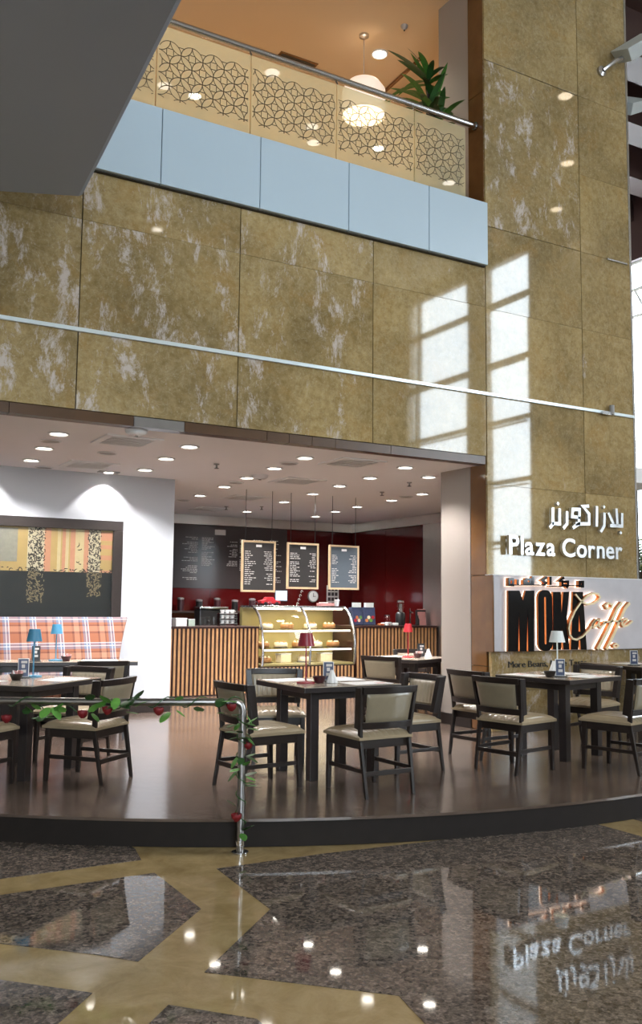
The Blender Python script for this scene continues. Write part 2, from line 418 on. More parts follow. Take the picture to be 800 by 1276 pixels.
CAF = [[[8.083,1.727],[8.135,1.679],[8.197,1.634],[8.278,1.609],[8.379,1.623],[8.454,1.656],[8.488,1.699],[8.456,1.735],[8.382,1.744],[8.281,1.713],[8.17,1.634],[8.069,1.53],[7.995,1.414],[7.967,1.331],[7.979,1.254],[8.026,1.209],[8.091,1.196],[8.187,1.233],[8.288,1.304],[8.372,1.381],[8.42,1.433]],[[8.456,1.427],[8.401,1.42],[8.348,1.368],[8.371,1.336],[8.436,1.368],[8.475,1.427],[8.458,1.355],[8.491,1.335],[8.586,1.407]],[[8.858,1.634],[8.779,1.566],[8.699,1.447],[8.582,1.276],[8.428,1.079]],[[8.996,1.632],[8.913,1.567],[8.832,1.447],[8.722,1.275],[8.576,1.077]],[[8.695,1.606],[8.63,1.628],[8.573,1.598],[8.6,1.563],[8.675,1.572],[8.704,1.599]],[[8.529,1.394],[8.698,1.412],[8.87,1.412]],[[8.868,1.367],[8.946,1.414],[8.938,1.44],[8.88,1.427],[8.849,1.38],[8.877,1.347],[8.945,1.36],[9.039,1.413]],[[8.689,1.117],[8.747,1.14],[8.78,1.116],[8.745,1.093],[8.698,1.104]]]
ARM = [[[8.167,1.872],[8.216,1.873],[8.215,1.826],[8.166,1.825],[8.167,1.872]],[[7.991,1.827],[8.161,1.83]],[[7.889,1.871],[7.974,1.873],[7.973,1.832],[7.888,1.83],[7.889,1.871]],[[7.97,1.831],[7.951,1.799]],[[7.913,1.918],[7.837,1.878],[7.895,1.876]],[[7.675,1.813],[7.893,1.817]],[[7.698,1.926],[7.696,1.829]],[[7.643,1.917],[7.569,1.88],[7.626,1.855],[7.602,1.829]],[[7.426,1.923],[7.425,1.824]],[[7.327,1.887],[7.387,1.888],[7.387,1.842],[7.326,1.841],[7.327,1.887]],[[7.296,1.88],[7.295,1.823]],[[7.198,1.884],[7.197,1.821]],[[7.072,1.884],[7.124,1.885],[7.123,1.82],[7.071,1.819],[7.072,1.884]],[[7.071,1.817],[7.618,1.827]]]
ARP = [[[9.05,2.758],[9.044,2.592],[8.833,2.588]],[[8.951,2.809],[8.961,2.594]],[[8.806,2.748],[8.891,2.609]],[[8.737,2.744],[8.732,2.583],[8.667,2.501]],[[8.608,2.817],[8.601,2.565]],[[8.474,2.809],[8.367,2.802],[8.472,2.713],[8.469,2.591],[8.241,2.579]],[[8.31,2.715],[8.311,2.759],[8.2,2.753],[8.189,2.664],[8.303,2.66],[8.31,2.715]],[[8.303,2.671],[8.301,2.582],[8.195,2.529]],[[8.104,2.725],[8.1,2.572],[8.037,2.514]],[[7.983,2.75],[7.979,2.566],[7.856,2.563]],[[7.875,2.755],[7.871,2.56],[7.818,2.508]]]
ARPD = [[9.019,2.507],[8.733,2.816],[7.958,2.807]]
def onp(x, y): return (x, y, 9.3)
# ============================================================ SETTING
FY = 8.15
def sbox(name, b, mat, **k): return structure(MB().box(*b).build(name, mat, **k))
# lower floor: beige stone with dark granite fields let into it
flo = sbox('floor', (-9, 16, -12, 18, -.12, -.003), M['floor_gold'])
GRAN = [
 [(-2, 5.64), (2.01, 5.64), (2.06, 5.9), (2.06, 8), (-2, 8)],
 [(.6, 5.33), (1.985, 5.335), (1.975, 4.61), (1.455, 4.085), (1.31, 4.26), (.967, 4.60), (.6, 4.97)],
 [(.70, 4.36), (1.182, 3.855), (.93, 3.58), (.45, 4.1)],
 [(2.343, 5.245), (2.29, 4.434), (1.666, 3.834), (2.263, 3.235), (2.20, 2.95), (2.2, -8), (5.25, -8), (5.25, 5.03), (3.06, 5.232)],
 [(1.413, 3.60), (1.663, 3.32), (1.663, 1.0), (.8, 1.0), (.8, 3.0)],
 [(5.62, 5.3), (5.62, -8), (9.4, -8), (9.4, 5.3)], [(9.75, 7.9), (9.75, -8), (13.5, -8), (13.5, 7.9)], [(-3.6, 5.33), (-3.6, -8), (.3, -8), (.3, 5.33)]]
for g in GRAN:
    MB().prism(g, -.004, 0, 'z').build('granite_field', M['granite'], flo)
# raised curved platform
def platform_poly(grow=0.0):
    cx, cy, r = 5.5, 11.42, 6.45 + grow
    p = [(cx + r * math.cos(a), cy + r * math.sin(a)) for a in [math.radians(180 + 1.5 * i) for i in range(0, 121)]]
    return p
pf = MB().prism(platform_poly() + [(11.95, 16.0), (-.95, 16.0)], 0, STEP - .018, 'z').build('floor_platform', M['riser'])
structure(pf)
MB().prism(platform_poly(.012) + [(11.96, 16.0), (-.96, 16.0)], STEP - .018, STEP, 'z').build('platform_top', M['platform'], pf)

# marble front: backing and separate panels
wf = structure(MB().box(-2.5, 6.93, FY + .03, FY + .13, CEIL + .09, 5.56).build('wall_front', M['joint']))
def panel(x0, x1, z0, z1, parent, mat, y=FY, d=.03, gap=.005, tx=0., tz=0., gz=.0012):
    cx, cz = (x0 + x1) / 2, (z0 + z1) / 2
    o = MB().box(x0 - cx + gap, x1 - cx - gap, 0, d, z0 - cz + gz, z1 - cz - gz).build('marble_panel', mat, parent, bevel=.0012)
    o.location = (cx, y, cz); o.rotation_euler = (math.radians(tx), 0, math.radians(tz))
    return o
XJ = [-2.2, -.7, .58, 2.17, 3.758, 5.353, 6.925]
for k in range(6):
    for z0, z1 in ((3.30, 4.03), (4.03, 5.065), (5.065, 5.57)):
        panel(XJ[k], XJ[k + 1], z0, z1, wf, M['marble'] if k < 5 else M['marble_clear'], tx=random.uniform(-.12, .12), tz=random.uniform(-.15, .15))
# pillar
pil = sbox('wall_pillar', (6.96, 9.375, FY + .03, 9.0, 0, 11), M['joint'])
PZ = [.18, 1.07, 2.975, 4.03, 5.055, 6.06, 8.14, 9.6, 11.0]
for j in range(1, len(PZ) - 1):
    panel(6.93, 8.49, PZ[j], PZ[j + 1], pil, M['marble'] if j in (5,) else M['marble_clear'], gz=.005 if j > 4 else .0012, tx=random.uniform(-.1, .1), tz=random.uniform(-.1, .1))
    if j == 5:
        panel(8.49, 9.40, PZ[j], 7.09, pil, M['marble_clear']); panel(8.49, 9.40, 7.09, PZ[j + 1], pil, M['marble_clear'])
    else:
        panel(8.49, 9.40, PZ[j], PZ[j + 1], pil, M['marble_clear'], tx=random.uniform(-.1, .1), tz=random.uniform(-.1, .1))
for x0, x1 in ((6.93, 8.49), (8.49, 9.40)):
    for z0, z1 in ((.18, .62), (.62, 1.08)): panel(x0, x1, z0, z1, pil, M['marble'], y=8.10, d=.05)
# brown marble returns on the pillar's inner side
for z0, z1 in ((.18, .90), (.90, 1.93), (1.93, 3.30), (5.57, 6.3), (6.3, 7.75), (7.75, 9.2), (9.2, 11)):
    o = MB().box(6.93, 6.955, FY + .032, 8.45, z0 + .003, z1 - .003).build('return_panel', M['marble_brown'], pil, bevel=.002)
MB().box(9.375, 9.405, FY - .004, FY + .05, 1.9, 11).build('corner_trim', M['chrome'], pil)
# white wall end behind the pillar, at cafe level and at gallery level
structure(MB().box(6.925, 7.3, 8.455, 9.01, STEP, CEIL + .1).build('wall_return', M['cream_wall']))
structure(MB().box(6.915, 7.3, 8.452, 9.016, STEP, STEP + .13).build('baseboard_return', M['baseboard'], bevel=.004))
structure(MB().box(6.94, 7.3, 8.455, 9.05, 6.3, 9.32).build('wall_gallery_column', M['cream_wall']))
# brown edging boards between the marble front and the cafe ceiling
ed = structure(MB().box(-1.2, 6.92, 8.30, 8.34, CEIL + .005, 3.31).build('trim_1', M['joint']))
xs = [-1.2, .4, 1.6, 2.72, 3.22, 4.1, 4.35, 4.62, 4.9, 5.6, 6.92]
for i in range(len(xs) - 1):
    MB().box(xs[i] + .003, xs[i + 1] - .003, 8.165, 8.30, CEIL - .005, 3.297).build('edge_board', M['rail_steel'] if i == 3 else M['edge_brown'], ed)
# slim steel strip across the marble, with its clamp
ms = structure(MB().box(-2.2, 9.38, FY - .028, FY - .002, 4.008, 4.046).build('trim_2', M['pale_metal'], bevel=.003))
st = structure(MB().box(8.95, 9.32, FY - .02, FY - .002, 6.045, 6.065).build('trim_3', M['chrome']))
t = thing('cable_clamp', 'small grey clamp on the steel strip across the marble pillar', 'clamp', (8.86, FY - .035, 4.02))
MB().box(-.10, .06, -.03, .008, -.03, .01).build('bracket', M['chrome'], t)
MB().tube([(.07, -.02, -.02), (.07, -.02, .10)], .032, 10).build('barrel', M['grey_plastic'], t, smooth=True)

# blue white fascia below the balustrade
fa = structure(MB().box(-2.3, 6.92, FY - .02, 8.3, 5.57, 6.285).build('trim_4', M['joint']))
FX = [-2.3, -.25, .8, 1.85, 2.88, 3.93, 4.985, 6.05, 6.905]
for i in range(len(FX) - 1):
    MB().box(FX[i] + .004, FX[i + 1] - .004, 8.07, 8.125, 5.545, 6.30).build('fascia_panel', M['fascia'], fa, bevel=.004)
MB().box(-2.3, 6.9, 8.11, 8.16, 5.535, 5.56).build('fascia_drip', M['joint'], fa)
# gallery shell
structure(MB().box(-2.5, 9.4, 8.31, 15.2, 6.1, 6.3).build('floor_gallery', M['tan_ceiling']))
structure(MB().box(-2.5, 9.4, 8.45, 15.2, 9.3, 9.5).build('ceiling_gallery', M['tan_ceiling']))
structure(MB().box(-2.5, 9.4, 15.0, 15.2, 6.3, 9.3).build('wall_gallery_back', M['tan_ceiling']))
structure(MB().box(-2.6, -2.4, 8.3, 15.2, 6.1, 9.5).build('wall_gallery_left', M['tan_ceiling']))
structure(MB().box(9.2, 9.4, 9.1, 15.2, 6.3, 9.3).build('wall_gallery_right', M['tan_ceiling']))
structure(MB().box(-2.5, 6.93, 8.2, 8.45, 9.3, 11).build('wall_above_gallery', M['atrium_wall']))
structure(MB().tube([(7.40, 10.95, 9.285), (7.36, 10.0, 9.285)], .03, 6).build('trim_5', M['marble_brown']))
# cafe shell
structure(MB().box(-1.2, 10.3, 8.305, 16.3, CEIL, CEIL + .2).build('ceiling', M['ceiling']))
wp = sbox('wall_picture', (-1.2, 4.42, 11.5, 11.9, STEP, CEIL), M['white_wall'])
structure(MB().box(-1.2, 4.432, 11.485, 11.9, STEP, STEP + .10).build('baseboard_picture', M['baseboard'], bevel=.004))
sbox('wall_kitchen', (4.1, 4.3, 11.9, 16.1, STEP, CEIL), M['cream_wall'])
sbox('wall_left', (-1.4, -1.2, 8.3, 12, STEP, CEIL), M['white_wall'])
wb = sbox('wall_back', (4.3, 10.2, 16.03, 16.2, STEP, CEIL), M['joint'])
x = 4.3
for i, (x1, mt) in enumerate([(6.9, 'red_gloss'), (8.5, 'red_gloss'), (10.05, 'red_gloss')]):
    MB().box(x + .003, x1 - .003, 16.0, 16.03, STEP, 3.04).build('gloss_panel', M[mt], wb, bevel=.002); x = x1
MB().box(4.3, 10.05, 15.93, 16.03, 3.04, CEIL - .002).build('steel_band', M['steel'], wb)
wr = sbox('wall_right', (10.03, 10.3, 8.9, 16.2, STEP, CEIL), M['joint'])
for y0, y1, mt in ((12.0, 13.55, 'steel'), (13.55, 14.75, 'red_gloss'), (14.75, 15.97, 'red_gloss'), (9.0, 12.0, 'red_gloss')):
    MB().box(10.0, 10.03, y0 + .003, y1 - .003, STEP, 3.04).build('gloss_panel' if mt != 'steel' else 'steel_panel', M[mt], wr, bevel=.002)
MB().box(9.95, 10.03, 9.0, 15.93, 3.04, CEIL - .002).build('steel_band', M['steel'], wr)
# atrium shell
sbox('wall_atrium_left', (-9.2, -9, -12, 18, 0, 11), M['atrium_wall'])
wq = sbox('wall_atrium_rear', (3.0, 16, -12.2, -12, 0, 11), M['atrium_wall'])
for b in ((-9, -5, -12.2, -12, 0, 11), (1, 3, -12.2, -12, 0, 11), (-5, 1, -12.2, -12, 0, 2), (-5, 1, -12.2, -12, 9, 11)): MB().box(*b).build('wall_section', M['atrium_wall'], wq)
w3 = structure(MB().box(-5, 1, -12.1, -12.085, 2, 9).build('window_3', M['glass']))
for x in (-3, -1): MB().box(x - .05, x + .05, -12.14, -12.04, 2, 9).build('mullion', M['grey_plastic'], w3)
for z in (4, 6, 8): MB().box(-5, 1, -12.13, -12.05, z - .04, z + .04).build('transom', M['grey_plastic'], w3)
sbox('wall_atrium_far', (9.4, 16, 18, 18.2, 0, 11), M['atrium_wall'])
sbox('wall_front_left', (-9, -2.4, 8.2, 8.4, 0, 11), M['atrium_wall'])
sbox('ceiling_atrium', (-9.2, 16.3, -12.2, 18.2, 11.0, 11.3), M['atrium_wall'])
structure(MB().box(10.2, 10.4, 9.0, 18, 0, 11).build('wall_side', M['cream_wall']))
wg = sbox('wall_glass_side', (16.0, 16.25, -12.2, -6.2, 0, 11), M['atrium_wall'])
for b in ((16, 16.25, -.9, 11.0, 0, 11), (16, 16.25, -6.2, -.9, 0, 2.2), (16, 16.25, -6.2, -.9, 10.7, 11), (16, 16.25, 17.5, 18.2, 0, 11), (16, 16.25, 11.0, 17.5, 9.3, 11)):
    MB().box(*b).build('wall_section', M['atrium_wall'] if b[2] < 11 else M['brown_beam'], wg)
MB().box(15.9, 16.2, -3.28, -2.52, 2.2, 10.7).build('glass_wall_pier', M['atrium_wall'], wg)
w1 = structure(MB().box(16.1, 16.115, -6.2, -.9, 2.2, 10.7).build('window_1', M['glass']))
for z in (3.2, 4.8, 6.4, 8.0, 9.6):
    MB().box(16.0, 16.14, -6.2, -.9, z - .05, z + .05).build('transom', M['grey_plastic'], w1)
    MB().tube([(15.93, -6.2, z - .16), (15.93, -.9, z - .16)], .028, 6).build('tie_rod', M['grey_plastic'], w1)
MB().box(16.0, 16.14, -5.82, -5.72, 2.2, 10.7).build('mullion', M['grey_plastic'], w1)
w2 = structure(MB().box(16.1, 16.115, 11.0, 17.5, 0, 9.3).build('window_2', M['glass']))
for y in (12.3, 13.6, 14.9, 16.2): MB().box(16.02, 16.12, y - .012, y + .012, 0, 9.3).build('mullion', M['white_plastic'], w2)
for z in (7.9, 8.5, 9.1): MB().tube([(15.85, 11.0, z), (15.85, 17.5, z + .1)], .04, 6).build('truss_bar', M['white_plastic'], w2)
for i in range(9):
    MB().tube([(15.85, 11.2 + i * .7, 7.9), (15.85, 11.55 + i * .7, 8.55)], .025, 5).build('truss_bar', M['grey_plastic'], w2)
structure(MB().box(10.4, 16, 9.0, 18, 10.95, 10.999).build('ceiling_beam_field', M['brown_beam']))
for i in range(6):
    y = 9.4 + i * 1.45
    sb = structure(MB().box(10.5, 16, y, y + .55, 10.2, 10.949).build('trim_%d' % (6 + i), M['brown_beam']))
structure(MB().box(16.25, 60, -40, 60, -.3, -.12).build('ground_outside', plain('pale_paving', (.42, .41, .39), .8, noise=.1, scale=.5)))
# grey soffit slab overhead
structure(MB().prism([(2.01, 7.567), (1.782, 4.683), (1.49, 1.0), (-5, 1.0), (-5, 8.08), (.80, 8.08)], 5.0, 5.5, 'z').build('ceiling_soffit', M['grey_soffit'], bevel=.04))

# ============================================================ LIGHT FITTINGS
ROWS = [('nearest the marble front', [0, 3, 6, 11]), ('second behind the marble front', [1, 4, 7, 13, 12]), ('third behind the marble front', [2, 5, 8, 14, 15]),
        ('level with the wall end', [9, 16, 17]), ('above the counter', [10, 18, 19]), ('behind the counter', [20]), ('next to the menu wall', [21, 22])]
dl = None
WARM = (1, .965, .95)
for rn, ids in ROWS:
    for k, i in enumerate(ids):
        lab = 'round lit downlight in cafe ceiling, row %s, %s from the left' % (rn, ORD[k])
        if len(lab.split()) > 16: print('long', lab)
        x, y = DOWN[i]
        if dl is None:
            dl = thing('downlight', lab, 'downlight', (x, y, CEIL), 0, 'downlights in the cafe ceiling')
            MB().lathe([(.075, -.001), (.105, -.001), (.105, -.012), (.09, -.016), (.075, -.004)], 20, cap=False).build('rim', M['white_plastic'], dl, smooth=True)
            MB().lathe([(.074, -.003), (.074, -.006)], 16).build('lens', M['led'], dl)
            lamp('bulb', 'SPOT', (0, 0, -.03), 122, WARM, dl, spot_size=math.radians(125), spot_blend=.6, shadow_soft_size=.06)
            note_kids(dl)
        else: dup(dl, (x, y, CEIL), 0, lab)
# wall washers over the picture
for k, (x, y) in enumerate(((3.45, 11.28), (1.95, 11.28))):
    w = thing('wall_washer', ['square recessed wall light above the right end of the picture', 'square recessed wall light above the middle of the picture'][k], 'light', (x, y, CEIL), 0, 'wall lights above the picture')
    MB().box(-.13, .13, -.06, .06, -.012, -.001).build('trim_plate', M['grey_plastic'], w)
    MB().box(-.05, .05, -.03, .03, -.016, -.012).build('lens', M['led'], w)
    lamp('bulb', 'SPOT', (0, 0, -.04), 30, (1, .97, .95), w, rot=(math.radians(18), 0, 0), spot_size=math.radians(92), spot_blend=.25, shadow_soft_size=.03)
SPL = ['nearest the marble front on the picture side', 'beside the big square air vent', 'close to the picture wall', 'near the middle downlights of the front', 'in the middle of the ceiling', 'close to the menu wall', 'toward the white wall end']
for k, (x, y) in enumerate(SPK):
    s = thing('ceiling_speaker', 'dull round speaker grille in cafe ceiling, ' + SPL[k], 'speaker', (x, y, CEIL), 0, 'round speakers in the cafe ceiling')
    MB().lathe([(.11, -.001), (.11, -.008), (.095, -.014), (.09, -.008)], 20, cap=False).build('rim', M['white_plastic'], s, smooth=True)
    MB().lathe([(.09, -.004), (.09, -.009)], 20).build('grille', M['grey_plastic'], s)
VL = ['large square air vent in the ceiling close to the marble front', 'square air vent in the ceiling before the picture wall', 'square air vent above the middle of the dining tables', 'square air vent near the middle of the cafe ceiling', 'square air vent in front of the menu boards', 'square air vent beside the menu wall']
for k, (x, y) in enumerate(VENT):
    v = thing('air_vent', VL[k], 'vent', (x, y, CEIL), 0, 'air vents in the cafe ceiling')
    f = MB()
    for b in ((-.29, .29, -.29, -.22), (-.29, .29, .22, .29), (-.29, -.22, -.22, .22), (.22, .29, -.22, .22)): f.box(*b, -.015, -.001)
    f.build('frame', M['vent_white'], v)
    MB().box(-.22, .22, -.22, .22, -.004, -.001).build('backing', M['black'], v)
    for i in range(5):
        y0 = -.185 + i * .084
        MB().box(-.22, .22, y0, y0 + .034, -.016, -.005).build('louvre', M['vent_white'], v)
for k, (x, y) in enumerate(DET):
    d = thing('smoke_detector', ['white smoke detector on the ceiling right behind the marble front', 'white smoke detector in the middle of the cafe ceiling'][k], 'detector', (x, y, CEIL))
    MB().lathe([(.11, 0), (.10, -.03), (.07, -.05), (.03, -.055)], 18).build('housing', M['white_plastic'], d, smooth=True)
    MB().lathe([(.02, -.055), (.015, -.065)], 10).build('sensor', M['grey_plastic'], d)
PL = ['above the left dining tables', 'beside the white wall end', 'close to the red wall', 'in front of the menu wall', 'above the pastry case']
for k, (x, y) in enumerate(SPR):
    d = thing('sprinkler', 'small dark sprinkler head hanging from ceiling ' + PL[k], 'sprinkler', (x, y, CEIL))
    MB().lathe([(.035, 0), (.03, -.012), (.012, -.014), (.012, -.05)], 10).build('stem', M['grey_plastic'], d)
    MB().lathe([(.025, -.05), (.03, -.056)], 10).build('deflector', M['black'], d)
# gallery and atrium ceiling lights
GL = [(6.82, 10.25, 9.3), (3.2, 10.4, 9.3), (5.0, 12.6, 9.3), (8.3, 12.5, 9.3)]
GLL = ['bright round downlight in the tan gallery ceiling beside the plant', 'round downlight in the tan gallery ceiling over the left glass', 'round downlight deep in the tan gallery ceiling', 'round downlight in the gallery ceiling behind the white column']
gl0 = None
for k, p in enumerate(GL):
    d = thing('gallery_downlight', GLL[k], 'downlight', p, 0, 'downlights in the gallery ceiling')
    MB().lathe([(.09, -.001), (.12, -.001), (.12, -.012), (.1, -.016), (.09, -.004)], 20, cap=False).build('rim', M['white_plastic'], d, smooth=True)
    MB().lathe([(.089, -.003), (.089, -.008)], 16).build('lens', M['led'], d)
    lamp('bulb', 'SPOT', (0, 0, -.03), 165, (1, .83, .64), d, spot_size=math.radians(130), spot_blend=.6, shadow_soft_size=.06)
ALL_ = ['highest dot on the pillar', 'middle dot on the pillar', 'lowest dot on the pillar', 'dot on the marble under the soffit', 'first dot in the gallery glass', 'third dot in the gallery glass', 'second dot in the gallery glass', 'dot beside the soffit edge', 'dot on the fascia end', 'outside the frame above the camera', 'outside the frame behind the camera', 'outside the frame over the left hall']
AL = [(12.0, 4.49), (13.95, 2.61), (15.4, .8), (7.675, -5.48), (7.0, 2.53), (8.87, .73), (8.52, 1.27), (5.5, 1.14), (12.36, .74), (3.0, -3), (-2, -2), (-4, 5)]
for k, p in enumerate(AL):
    d = thing('atrium_downlight', 'round downlight in the high atrium ceiling, %s, reflected' % ALL_[k], 'downlight', (*p, 11.0), 0, 'downlights in the atrium ceiling')
    MB().lathe([(.13, -.001), (.16, -.001), (.16, -.02), (.13, -.006)], 20, cap=False).build('rim', M['white_plastic'], d, smooth=True)
    MB().lathe([(.129, -.003), (.129, -.01)], 16).build('lens', M['led_warm' if k < 3 else 'led'], d)
    lamp('bulb', 'SPOT', (0, 0, -.05), 90, (1, .88, .72), d, spot_size=math.radians(110), spot_blend=.6, shadow_soft_size=.1)
# ============================================================ SIGNS
def char_meshes(text, height, extrude, x0, x1, bold=0.0):
    """one mesh per character, squeezed to span x0..x1 with the given cap height"""
    res = []; pen = 0.0
    dg = None
    for ch in text:
        if ch == ' ': pen += .28; continue
        cu = bpy.data.curves.new('glyph', 'FONT'); cu.body = ch; cu.size = 1.0; cu.extrude = .05; cu.offset = bold; cu.resolution_u = 4
        o = bpy.data.objects.new('glyph', cu); COL.objects.link(o)
        bpy.context.view_layer.update()
        me = bpy.data.meshes.new_from_object(o.evaluated_get(bpy.context.evaluated_depsgraph_get()))
        xs = [v.co.x for v in me.vertices]; a, b = min(xs), max(xs)
        res.append((me, pen - a)); pen += b - a + .075
        bpy.data.objects.remove(o); bpy.data.curves.remove(cu)
    tot = pen - .075; sx = (x1 - x0) / tot; sz = height / .73
    out = []
    for me, off in res:
        for v in me.vertices:
            v.co = Vector((x0 + (v.co.x + off) * sx, -v.co.z / .05 * extrude, v.co.y * sz))
        out.append(me)
    return out
def letters(root, text, height, extrude, x0, x1, mat, y, z, bold=0.0):
    for me in char_meshes(text, height, extrude, x0, x1, bold):
        me.materials.append(mat)
        o = bpy.data.objects.new('letter', me); COL.objects.link(o); o.parent = root; o.location = (0, y, z)
ps = thing('wall_sign', 'silver raised letters reading Plaza Corner below Arabic script on the marble pillar', 'sign', (8.1, FY, 2.2))
letters(ps, 'Plaza Corner', .225, .022, 7.185 - 8.1, 9.04 - 8.1, M['silver'], -.055, -.02, .018)
def ribbon(poly, w):
    """outline of a flat stroke of width w along a 2d polyline, mitred"""
    P = [Vector(p) for p in poly]; L = []; R_ = []
    for i, p in enumerate(P):
        d0 = (P[i] - P[i - 1]).normalized() if i else None
        d1 = (P[i + 1] - P[i]).normalized() if i < len(P) - 1 else None
        if d0 is None: d0 = d1
        if d1 is None: d1 = d0
        n = Vector((-(d0 + d1).y, (d0 + d1).x))
        n = n.normalized() if n.length > 1e-6 else Vector((-d1.y, d1.x))
        k = 1.0 / max(.5, n.dot(Vector((-d1.y, d1.x))))
        L.append(p + n * w / 2 * k); R_.append(p - n * w / 2 * k)
    return L, R_
def stroke(mb, poly, w, ya, yb, org, mi=0):
    closed = len(poly) > 3 and (Vector(poly[0]) - Vector(poly[-1])).length < .012
    if closed:
        P = [Vector(p) for p in poly[:-1]]; n = len(P); L = []; R_ = []
        for i in range(n):
            d0 = (P[i] - P[i - 1]).normalized(); d1 = (P[(i + 1) % n] - P[i]).normalized()
            nn = Vector((-(d0 + d1).y, (d0 + d1).x)).normalized(); k = 1.0 / max(.5, nn.dot(Vector((-d1.y, d1.x))))
            L.append(P[i] + nn * w / 2 * k); R_.append(P[i] - nn * w / 2 * k)
        L.append(L[0]); R_.append(R_[0])
    else: L, R_ = ribbon(poly, w)
    n = len(L); vs = []
    for y in (ya, yb):
        vs += [(p.x - org[0], y, p.y - org[1]) for p in L] + [(p.x - org[0], y, p.y - org[1]) for p in R_]
    fs = []
    for i in range(n - 1):
        fs += [(i, i + 1, n + i + 1, n + i), (2 * n + i, 3 * n + i, 3 * n + i + 1, 2 * n + i + 1),
               (i, 2 * n + i, 2 * n + i + 1, i + 1), (n + i, n + i + 1, 3 * n + i + 1, 3 * n + i)]
    if not closed: fs += [(0, n, 3 * n, 2 * n), (n - 1, 3 * n - 1, 4 * n - 1, 2 * n - 1)]
    return mb.add(vs, fs, mi)
for s in ARP:
    stroke(MB(), s, .040, -.077, -.033, (8.1, 2.2)).build('arabic_letter', M['silver'], ps)
for x, z in ARPD:
    MB().prism([(x - 8.1 - .024, z - 2.2), (x - 8.1, z - 2.2 - .024), (x - 8.1 + .024, z - 2.2), (x - 8.1, z - 2.2 + .024)], -.077, -.033, 'y').build('letter_dot', M['silver'], ps)

ms_ = thing('sign_slab', 'long pale stone slab on the pillar behind the black letters', 'slab', (8.4, 8.06, 1.5))
MB().box(6.905 - 8.4, 9.98 - 8.4, -.04, .085, 1.072 - 1.5, 1.925 - 1.5).build('slab', M['concrete'], ms_, bevel=.003)
MB().box(6.885 - 8.4, 6.905 - 8.4, -.04, .085, 1.066 - 1.5, 1.93 - 1.5).build('end_cap', M['marble_brown'], ms_, bevel=.002)
MB().box(6.885 - 8.4, 9.98 - 8.4, -.046, .085, 1.925 - 1.5, 1.935 - 1.5).build('top_edge', M['white_plastic'], ms_)
SG = (7.9, 1.4)
mk = thing('cafe_sign', 'backlit black block letters reading MOKA with orange script Caffe on the stone slab', 'sign', (SG[0], 8.02, SG[1]))
def flat_letter(name, outline, hole=None):
    """front face, side return and glowing back edge of one block letter"""
    def loc(p): return [(a - SG[0], b - SG[1]) for a, b in p]
    bm = bmesh.new()
    rings = [loc(outline)] + ([loc(hole)] if hole else [])
    edges = []
    for rg in rings:
        vv = [bm.verts.new((a, 0, b)) for a, b in rg]
        edges += [bm.edges.new((vv[i], vv[(i + 1) % len(vv)])) for i in range(len(vv))]
    bmesh.ops.triangle_fill(bm, use_beauty=True, use_dissolve=False, edges=edges)
    fr = [(tuple(v.co for v in f.verts)) for f in bm.faces]
    tri = [[(c.x, c.z) for c in f] for f in fr]
    bm.free()
    mb = MB(); mr = MB(); mh = MB()
    for t in tri:
        for y in (-.056, -.050): mb.add([(a, y, b) for a, b in t], [(0, 1, 2)])
    for rg in rings:
        n = len(rg)
        for i in range(n):
            (a0, b0), (a1, b1) = rg[i], rg[(i + 1) % n]
            mb.add([(a0, -.056, b0), (a1, -.056, b1), (a1, -.050, b1), (a0, -.050, b0)], [(0, 1, 2, 3)])
            mr.add([(a0, -.050, b0), (a1, -.050, b1), (a1, -.020, b1), (a0, -.020, b0)], [(0, 1, 2, 3)])
            mh.add([(a0, -.020, b0), (a1, -.020, b1), (a1, -.005, b1), (a0, -.005, b0)], [(0, 1, 2, 3)])
    o = mb.build(name, M['black_gloss'], mk)
    mr.build('letter_return', M['copper'], o); mh.build('glowing_edge', M['halo'], o)
def rounded(q, r, n=6):
    (x0, z1), (x1, _), (_, z0) = q[0], q[1], q[2]
    pts = []
    for cx, cz, a0 in ((x1 - r, z1 - r, 0), (x0 + r, z1 - r, 90), (x0 + r, z0 + r, 180), (x1 - r, z0 + r, 270)):
        for i in range(n + 1):
            a = math.radians(a0 + 90 * i / n); pts.append((cx + r * math.cos(a), cz + r * math.sin(a)))
    return pts
flat_letter('block_letter', M_)
flat_letter('block_letter', rounded(O, .095), rounded(OH, .015))
flat_letter('block_letter', K)
flat_letter('block_letter', A, AH)
for i, s in enumerate(CAF):
    w = .034 if i in (2, 3) else .021
    o = stroke(MB(), s, w, -.085, -.078, SG).build('script_letter', M['cream_food'], mk)
    stroke(MB(), s, w * .95, -.078, -.03, SG).build('letter_return', M['copper'], o)
    stroke(MB(), s, w * 1.1, -.03, -.005, SG).build('glowing_edge', M['halo'], o)
for i, s in enumerate(ARM):
    w = .030 if i not in (1, 5, 13) else .014
    if i == 0: w = .036
    o = stroke(MB(), s, w, -.075, -.067, SG).build('arabic_letter', M['black_gloss'], mk)
    stroke(MB(), s, w * .95, -.067, -.022, SG).build('letter_return', M['copper'], o)
    stroke(MB(), s, w * 1.1, -.022, -.005, SG).build('glowing_edge', M['halo'], o)
tg = thing('tagline_lettering', 'small dark raised letters reading More Beans More Taste under the stone slab', 'sign', (7.8, 8.1, .89))
letters(tg, 'More Beans, More Taste.', .075, .004, 7.171 - 7.8, 8.43 - 7.8, M['black'], -.006, -.005)

